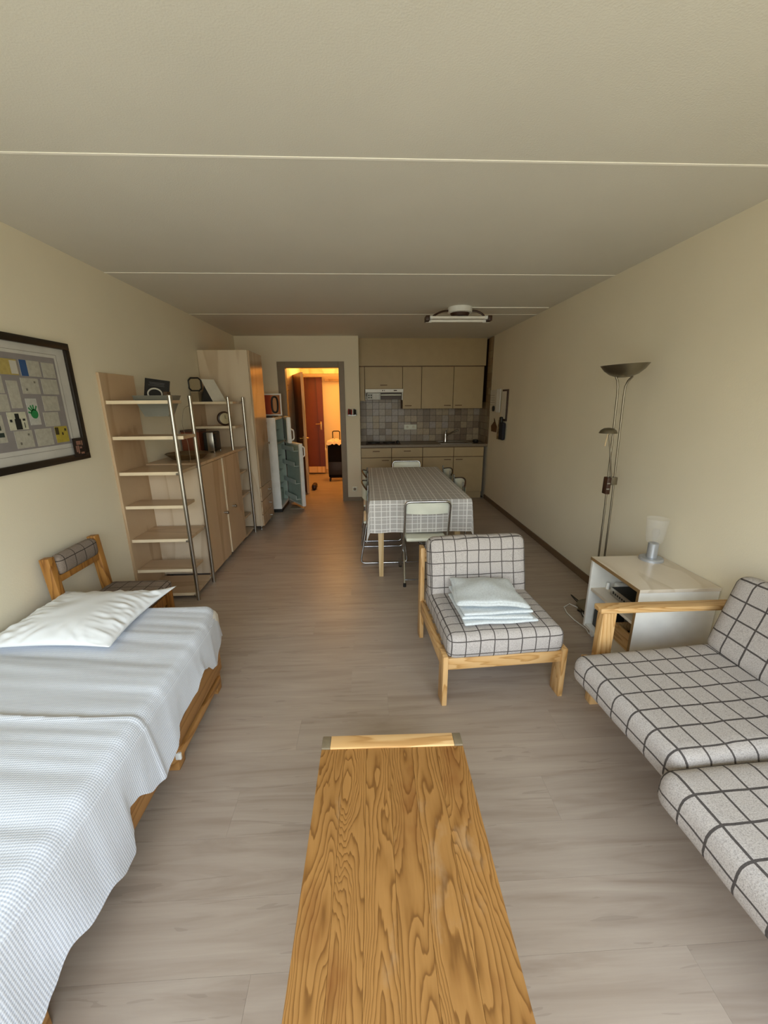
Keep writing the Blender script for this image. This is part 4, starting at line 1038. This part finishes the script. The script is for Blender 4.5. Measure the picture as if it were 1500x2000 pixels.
def fdoor(nm, z0, z1, ang, handle_z):
    d_ = bpy.data.objects.new('t', None)
    hx, hy = fx1 + .006, fy1 - .005
    m = Matrix.Translation((hx, hy, 0)) @ Matrix.Rotation(R(ang), 4, 'Z')
    # local: door runs along -y from the hinge, outer face towards +x
    o = MB().box(0, .05, -.55, 0, z0, z1, .006).xform(m).build(nm, M['white'], FR)
    MB().box(-.004, 0, -.53, -.02, z0 + .02, z1 - .02).xform(m).build('door_liner', M['fridge_in'], o, smooth=False)
    if nm == 'fridge_door':
        for z in (.16, .40, .66, .88): MB().box(-.075, -.006, -.50, -.05, z, z + .006).box(-.078, -.073, -.50, -.05, z, z + .065).xform(m).build('door_rack', M['glassy'], o, smooth=False)
    gk = ring = MB()
    ring.box(-.010, 0, -.545, -.525, z0 + .01, z1 - .01); ring.box(-.010, 0, -.525, -.025, z0 + .01, z0 + .028); ring.box(-.010, 0, -.525, -.025, z1 - .028, z1 - .01)
    ring.xform(m).build('seal', M['paper'], o, smooth=False)
    hs = MB().box(-.012, 0, -.030, -.004, max(z0 + .01, .62), z1 - .01).xform(m).build('hinge_gap_shade', M['black'], o, smooth=False); hs['label'] = 'black strip for the shaded hinge gap'  # shade of the gap at the hinge, modelled as a black strip
    h_ = MB().tube(fillet([(.05, -.52, handle_z + .08), (.085, -.52, handle_z + .06), (.085, -.52, handle_z - .06), (.05, -.52, handle_z - .08)], .03), .010, 8).xform(m).build('handle', M['white'], o)
fdoor('freezer_door', 1.005, 1.365, 16, 1.12); fdoor('fridge_door', .055, .99, 32, .87)
# picture and tray on the fridge
tag(box(-1.72, -1.30, 5.80, 6.18, fz, fz + .018, bev=.004).build('tray', M['black']), 'flat black tray lying on top of the fridge', 'tray')
PC = thing('orange_poster', 'white framed orange poster with a black ring standing on fridge', 'picture', (-1.33, 6.02, fz + .018))
def pc(mb, nm, mat, p=PC, **k): return mb.xform(Matrix.Translation((-1.345, 6.05, fz + .019)) @ Matrix.Rotation(R(4), 4, 'Z') @ Matrix.Rotation(R(-4), 4, 'X')).build(nm, mat, p, **k)
pfm = pc(MB().box(-.13, .13, 0, .014, 0, .31, .002), 'frame', M['white'], smooth=False)
q = NT('orange_red_print', .6); v_ = q.obj((1, 1, 1)); sxx = q.n('SeparateXYZ'); q.l(q.n('TexCoord').outputs['Generated'], sxx.inputs[0])
om_ = q.color(q.ramp(sxx.outputs['X'], [(.0, hexc('8E2A08')), (.38, hexc('B8480C')), (.62, hexc('C89A6A')), (1, hexc('A85A14'))]))
pc(MB().box(-.11, .11, -.0015, 0, .02, .29), 'print_sheet', om_, smooth=False)
rg = []
for i in range(36):
    a = 2 * math.pi * i / 36; cx2, cz2 = math.cos(a), math.sin(a); rg.append((.035 + .042 * (abs(cx2) ** .75) * (1 if cx2 > 0 else -1), -.004, .155 + .11 * (abs(cz2) ** .75) * (1 if cz2 > 0 else -1)))
pc(MB().tube(rg, .013, 8, closed=True), 'black_ring', M['black'])
tag(MB().box(-1.17, -.96, 5.90, 6.12, .0, .012, .002).build('floor_grate', M['taupe']), 'thin taupe rack lying on the floor beneath the fridge doors', 'rack')

# ------------------------------------------------------------------ small things on the shelves and cabinet
BN = thing('grey_bin', 'grey tapered bin hooked behind the top shelf nearest the bed', 'bin', (-1.64, 3.37, 1.47))
bb = MB()
def taper(x0, x1, X0_, X1_, y0, y1, Y0_, Y1_, z0, z1, t):
    def ring(x0, x1, y0, y1, z): return [bb.bm.verts.new(p) for p in ((x0, y0, z), (x1, y0, z), (x1, y1, z), (x0, y1, z))]
    A = ring(x0, x1, y0, y1, z0); B = ring(X0_, X1_, Y0_, Y1_, z1); C_ = ring(X0_ + t, X1_ - t, Y0_ + t, Y1_ - t, z1); D = ring(x0 + t, x1 - t, y0 + t, y1 - t, z0 + t)
    bb.bm.faces.new(A[::-1]); bb.bm.faces.new(D)
    for P_, Q_ in ((A, B), (B, C_), (C_, D)):
        for k_ in range(4): bb.bm.faces.new((P_[k_], P_[(k_ + 1) % 4], Q_[(k_ + 1) % 4], Q_[k_]))
taper(-1.745, -1.56, -1.81, -1.495, 3.33, 3.42, 3.31, 3.45, 1.472, 1.632, .004)
bb.build('tub', M['grey'], BN, smooth=False)
MB().box(-1.80, -1.50, 3.305, 3.31, 1.60, 1.632).build('hook_lip', M['grey'], BN, smooth=False)
BK = thing('black_book', 'black booklet with grey print leaning in the grey bin', 'book', (-1.69, 3.38, 1.60))
def bkx(mb): return mb.xform(Matrix.Translation((-1.685, 3.40, 1.545)) @ Matrix.Rotation(R(8), 4, 'Y') @ Matrix.Rotation(R(-8), 4, 'X'))
bkx(MB().box(-.095, .095, 0, .012, 0, .215, .001)).build('cover', plain('matte_black_card', '0B0A0B', .5), BK, smooth=False)
g = MB()
for i, (x0, x1, z) in enumerate(((-.06, .06, .185), (-.055, .055, .175), (-.065, .06, .163))): g.box(x0, x1, -.001, 0, z, z + .005)
bkx(g).build('print_line', plain('grey_ink', '4A484A', .7), BK, smooth=False)
bkx(MB().tube([(.055 * math.cos(2 * math.pi * i / 24) - .01, -.001, .10 + .042 * math.sin(2 * math.pi * i / 24)) for i in range(24)], .006, 6, closed=True)).build('pale_ring', M['paper'], BK)
BKB = thing('brown_folder', 'brown folder standing in the grey bin beside the black booklet', 'folder', (-1.56, 3.38, 1.49))
MB().box(-1.585, -1.555, 3.345, 3.405, 1.485, 1.66, .003).build('folder_body', plain('brown_card', '5E4A36', .8), BKB, smooth=False)
CBX = thing('beige_box', 'beige cardboard box on the top shelf beside the wardrobe', 'box', (-1.80, 4.66, 1.582))
MB().box(-1.868, -1.79, 4.555, 4.70, 1.583, 1.672, .002).build('carton', plain('beige_card', '8B7B5F', .8), CBX, smooth=False)
MB().box(-1.869, -1.789, 4.552, 4.701, 1.672, 1.690, .002).build('lid', plain('beige_card_lid', '94846A', .8), CBX, smooth=False)
QF = thing('square_frame', 'black rounded square frame standing on the beige box', 'frame', (-1.80, 4.62, 1.695))
sq = [(-1.822 + p[0], 4.58, 1.762 + p[1]) for p in ((-.066, -.04), (-.066, .04), (-.04, .066), (.04, .066), (.066, .04), (.066, -.04), (.04, -.066), (-.04, -.066))]
MB().tube([Vector(sq[i]).lerp(Vector(sq[(i + 1) % 8]), t_) for i in range(8) for t_ in (0, .5)], .0085, 8, closed=True).build('rim', M['black'], QF)
MB().box(-1.88, -1.764, 4.582, 4.588, 1.702, 1.824).build('face', plain('beige_face', '9A8A6A', .6), QF, smooth=False)
TCL = thing('tent_calendar', 'white desk calendar with black stand on the shelf beside wardrobe', 'calendar', (-1.62, 4.66, 1.582))
MB().prism([(-1.782, 4.60, 1.583), (-1.65, 4.60, 1.583), (-1.735, 4.60, 1.76)], (0, .12, 0)).build('stand', M['black'], TCL, smooth=False)
MB().prism([(-1.655, 4.585, 1.583), (-1.758, 4.585, 1.815), (-1.672, 4.72, 1.815), (-1.562, 4.72, 1.583)], (.004, 0, .002)).build('sheet', M['paper'], TCL, smooth=False)
AL = thing('alarm_clock', 'round alarm clock on the second shelf beside the wardrobe', 'clock', (-1.62, 4.64, 1.322))
MB().lathe((-1.58, 4.66, 1.40), [(0, -.03), (.055, -.03), (.075, -.02), (.078, .0), (.075, .02), (0, .02)], 28, 'Y').xform(Matrix.Translation((-1.58, 4.66, 1.40)) @ Matrix.Rotation(R(38), 4, 'Z') @ Matrix.Translation((1.58, -4.66, -1.40))).build('case', M['dkbrown'], AL)
dl = MB().lathe((-1.58, 4.66, 1.40), [(0, -.032), (.056, -.032), (.06, -.03)], 28, 'Y').xform(Matrix.Translation((-1.58, 4.66, 1.40)) @ Matrix.Rotation(R(38), 4, 'Z') @ Matrix.Translation((1.58, -4.66, -1.40))).build('dial', plain('cream_dial', 'B8AC88', .5), AL)
MB().bar((-1.58, 4.627, 1.40), (-1.58, 4.627, 1.435), .005, .002).bar((-1.58, 4.627, 1.40), (-1.555, 4.627, 1.395), .005, .002).xform(Matrix.Translation((-1.58, 4.66, 1.40)) @ Matrix.Rotation(R(38), 4, 'Z') @ Matrix.Translation((1.58, -4.66, -1.40))).build('hand', M['black'], dl)
PLT = tag(MB().lathe((-1.66, 3.80, 1.076), [(0, .012), (.12, .012), (.185, .05), (.19, .047), (.13, .0), (0, 0)], 36).build('wooden_platter', plain('brown_platter', '5A4426', .4)), 'large shallow brown platter on the maple cabinet', 'platter')
WB = thing('wooden_box', 'red-brown wooden box on the maple cabinet behind the platter', 'box', (-1.78, 4.28, 1.076))
MB().box(-1.868, -1.69, 4.18, 4.38, 1.076, 1.285, .003).build('box_body', M['redbrown'], WB, smooth=False)
MB().box(-1.872, -1.686, 4.176, 4.384, 1.285, 1.305, .003).build('lid', M['dkbrown'], WB, smooth=False)
TO = thing('toaster', 'black and steel toaster beside the wooden box on the cabinet', 'toaster', (-1.60, 4.30, 1.076))
MB().box(-1.66, -1.555, 4.20, 4.40, 1.086, 1.285, .012).build('body', M['black'], TO)
MB().box(-1.62, -1.555, 4.192, 4.20, 1.09, 1.28, .002).build('front_plate', M['steel'], TO)
MB().box(-1.64, -1.575, 4.22, 4.38, 1.284, 1.2855).build('slot', M['dkbrown'], TO, smooth=False)
for z in (1.13, 1.17, 1.21, 1.25): MB().lathe((-1.555, 4.23, z), [(.009, 0), (.009, .012), (0, .012)], 12, 'X').build('knob', M['black'], TO)
for x in (-1.65, -1.565):
    for y in (4.215, 4.385): MB().lathe((x, y, 1.0755), [(0, 0), (.007, 0), (.007, .012), (0, .012)], 10).build('foot', M['steel'], TO)
CD = tag(MB().tube(fillet([(-1.43, 3.435, 1.555), (-1.50, 3.47, 1.53), (-1.53, 3.47, 1.40), (-1.50, 3.47, 1.25), (-1.52, 3.52, 1.079), (-1.58, 3.6, 1.079)], .04), .002, 6).build('cable', M['taupe']), 'thin taupe cable hanging from the second steel pole', 'cable')

# ------------------------------------------------------------------ floor lamp
FL = thing('floor_lamp', 'brushed steel uplighter floor lamp with small reading arm', 'lamp', (1.74, 2.74, 0))
LY = 2.72
MB().lathe((1.76, LY, 0), [(0, 0), (.13, 0), (.13, .018), (.115, .024), (0, .024)], 36).build('base', M['steel_dark'], FL)
poles = []
for s_ in (-1, 1):
    x = 1.745 + s_ * .023
    p = MB().tube([(x + .015, LY, .02), (x + .002, LY, .8), (x - .012, LY, 1.2), (x - .026, LY, 1.6), (x - .028 + s_ * .003, LY, 1.66), (x - .025 + s_ * .014, LY, 1.695), (x - .02 + s_ * .035, LY, 1.722)], .0065, 10).build('pole', M['steel_dark'], FL); poles.append(p)
MB().lathe((1.722, LY, 1.715), [(0, 0), (.04, .002), (.085, .02), (.12, .048), (.145, .082), (.141, .082), (.115, .052), (.08, .026), (.03, .01), (0, .01)], 40).xform(Matrix.Translation((1.722, LY, 1.715)) @ Matrix.Rotation(R(-3), 4, 'Y') @ Matrix.Translation((-1.722, -LY, -1.715))).build('bowl_shade', M['steel_dark'], FL)
MB().tube([(1.745, LY - .02, 1.748), (1.78, LY - .06, 1.765)], .008, 8).build('shade_clip', M['chrome'], FL)
MB().box(1.695, 1.725, LY - .03, LY + .02, .925, 1.045, .003).build('dimmer_box', M['dkbrown'], FL)
MB().box(1.727, 1.775, LY - .02, LY + .02, .99, 1.045, .003).build('clamp', M['steel_dark'], FL)
for z in (.96, 1.0): MB().box(1.695, 1.715, LY - .034, LY - .03, z, z + .008).build('slider', M['chrome'], FL)
MB().tube([(1.735, LY - .02, 1.0), (1.70, LY - .03, 1.15), (1.655, LY - .04, 1.345)], .0055, 8).build('reading_arm', M['steel_dark'], FL)
MB().lathe((1.642, LY - .045, 1.355), [(.058, 0), (.050, .018), (.03, .033), (0, .038), (0, .035), (.028, .029), (.047, .015), (.054, 0)], 28).build('reading_shade', M['steel_dark'], FL)
MB().tube([(1.638, LY - .05, 1.355), (1.622, LY - .06, 1.27)], .003, 6).build('pull_rod', M['birch'], FL)

# ------------------------------------------------------------------ side table
STB = thing('side_table', 'low white open cabinet with maple top at the right wall', 'side table', (1.72, 2.16, 0))
sx0, sx1, sy0, sy1, sz = 1.487, 1.948, 1.925, 2.405, .57
MB().box(sx0 - .004, sx1, sy0 - .006, sy1 + .004, sz - .02, sz, .002).build('top', M['greymaple'], STB, smooth=False)
for y in (sy0, sy1 - .018): MB().box(sx0, sx1, y, y + .018, .065, sz - .02, .001).build('side_panel', M['white_lam'], STB, smooth=False)
MB().box(sx1 - .012, sx1, sy0 + .018, sy1 - .018, .065, sz - .02).build('back_panel', M['white_lam'], STB, smooth=False)
MB().box(sx0 + .004, sx1 - .012, sy0 + .018, sy1 - .018, .065, .083).build('bottom_panel', M['white_lam'], STB, smooth=False)
MB().box(sx0 + .01, sx1 - .012, sy0 + .018, sy1 - .018, .335, .353, .001).build('shelf', M['greymaple'], STB, smooth=False)
ebm = plain('brown_grey_edging', '8A6E48', .5)
MB().box(sx0 - .006, sx0 - .004, sy0 - .006, sy1 + .004, sz - .02, sz).build('edge_band', ebm, STB, smooth=False)
MB().box(sx0 - .002, sx0, sy0, sy0 + .018, .065, sz - .02).build('edge_band', ebm, STB, smooth=False)
for x in (sx0 + .05, sx1 - .05):
    for y in (sy0 + .05, sy1 - .05):
        MB().lathe((x, y, .024), [(0, -.01), (.024, -.01), (.024, .01), (0, .01)], 14, 'X').box(x - .01, x + .01, y - .012, y + .012, .04, .066).build('caster', M['white'], STB)
DV = thing('disc_player', 'flat black disc player with silver front on the side table shelf', 'player', (1.70, 2.10, .353))
MB().box(1.575, 1.87, 1.955, 2.29, .357, .405, .003).build('case', M['black'], DV)
fpn = MB().box(1.569, 1.575, 1.955, 2.29, .357, .405, .002).build('front_plate', M['steel'], DV)
for i in range(9): MB().box(1.5675, 1.569, 2.25 - i * .022, 2.262 - i * .022, .372, .384 if i else .39).build('button', M['black'], fpn, smooth=False)
for x in (1.6, 1.84):
    for y in (1.97, 2.27): MB().cyl((x, y, .353), (x, y, .357), .008, seg=8).build('foot', M['black'], DV)
tag(MB().lathe((1.60, 2.365, .353), [(0, 0), (.011, 0), (.011, .04), (.008, .046), (0, .046)], 14).build('tea_light', M['white']), 'small white cylinder at the left end of the side table shelf', 'candle')
ad = thing('white_adapter', 'white power adapter on the shelf beside the disc player', 'adapter', (1.66, 2.335, .353))
MB().cushion(1.67, 2.335, .377, .07, .06, .047, .012, n=(6, 6, 5)).build('housing', M['white'], ad)
MB().tube(fillet([(1.70, 2.335, .38), (1.74, 2.33, .45), (1.80, 2.35, .53)], .03), .003, 6).build('cord', M['black'], ad)
tag(MB().box(1.87, 1.925, 2.18, 2.385, .353, .52, .003).build('white_box', M['white'], None), 'white carton standing at the back of the side table shelf', 'box')
tag(MB().box(1.885, 1.925, 1.97, 2.172, .353, .505, .003).build('red_carton', plain('dark_red_card', '6E1E28', .6), None), 'dark red carton at the back of the shelf beside the white carton', 'box')
wbx = thing('wooden_crate', 'orange wooden crate on the bottom of the side table', 'crate', (1.72, 2.06, .083))
ring_rect(MB(), 1.575, 1.90, 1.955, 2.20, .012, .083, .20).build('crate_walls', M['chairwood_y'], wbx, smooth=False)
MB().box(1.587, 1.888, 1.967, 2.188, .083, .095).build('crate_bottom', M['chairwood_y'], wbx, smooth=False)
MB().box(1.60, 1.88, 1.975, 2.18, .095, .15).build('cassette_pile', M['black'], wbx, smooth=False)
tag(MB().box(1.53, 1.66, 2.235, 2.37, .083, .205, .008).build('speaker_box', M['black'], None), 'small black box speaker on the bottom left of the side table', 'speaker')
CN_ = thing('candle_lamp', 'small table lamp with silver foot and clear glass shade', 'lamp', (1.84, 2.345, .57))
c0 = (1.838, 2.335, .57)
silver = plain('silver_paint', 'B4B8BE', .38, .55)
MB().lathe(c0, [(0, 0), (.070, 0), (.070, .012), (.064, .018), (.030, .020), (.030, .112), (.026, .116), (0, .116)], 36).build('foot', silver, CN_)
gm = bpy.data.materials.new('thin_clear_glass'); gm.use_nodes = True; gt = gm.node_tree; gt.nodes.clear()
g_o = gt.nodes.new('ShaderNodeOutputMaterial'); g_m = gt.nodes.new('ShaderNodeMixShader'); g_t = gt.nodes.new('ShaderNodeBsdfTransparent'); g_p = gt.nodes.new('ShaderNodeBsdfPrincipled')
g_p.inputs['Base Color'].default_value = (.85, .86, .86, 1); g_p.inputs['Roughness'].default_value = .12; g_m.inputs[0].default_value = .07
gt.links.new(g_t.outputs[0], g_m.inputs[1]); gt.links.new(g_p.outputs[0], g_m.inputs[2]); gt.links.new(g_m.outputs[0], g_o.inputs[0])
MB().lathe((c0[0], c0[1], .684), [(0, .004), (.040, .004), (.048, .012), (.057, .08), (.064, .165), (.062, .165), (.055, .08), (.046, .016), (.038, .008), (0, .008)], 36).build('glass_shade', gm, CN_)
MB().lathe((c0[0], c0[1], .692), [(0, 0), (.012, 0), (.013, .02), (.020, .045), (.024, .065), (.018, .085), (0, .092)], 20).build('bulb', gm, CN_)
tag(MB().tube([Vector(p) for p in [(1.60, 2.55, .006), (1.64, 2.72, .006), (1.60, 2.80, .006), (1.53, 2.75, .006), (1.51, 2.66, .006), (1.515, 2.56, .006), (1.54, 2.44, .006), (1.525, 2.38, .006), (1.555, 2.32, .006)]], .004, 8).build('white_cable', M['white'], None), 'white cable lying in a loop on the floor left of side table', 'cable')
bc_ = [(1.70, 2.56, .03), (1.66, 2.70, .02), (1.62, 2.66, .012), (1.60, 2.58, .01), (1.64, 2.52, .008), (1.70, 2.60, .02), (1.69, 2.84, .01), (1.66, 2.90, .03), (1.67, 2.76, .012), (1.71, 2.62, .008), (1.65, 2.60, .03), (1.61, 2.70, .006), (1.67, 2.52, .006)]
pts = []
for i in range(len(bc_) - 1):
    p0, p1, p2, p3 = [Vector(bc_[max(0, min(len(bc_) - 1, i + o))]) for o in (-1, 0, 1, 2)]
    for k_ in range(6):
        t = k_ / 6; pts.append(.5 * ((2 * p1) + (-p0 + p2) * t + (2 * p0 - 5 * p1 + 4 * p2 - p3) * t * t + (-p0 + 3 * p1 - 3 * p2 + p3) * t ** 3))
tag(MB().tube(pts, .004, 6).build('black_cable', M['black'], None), 'tangled black cable on the floor behind the side table', 'cable')
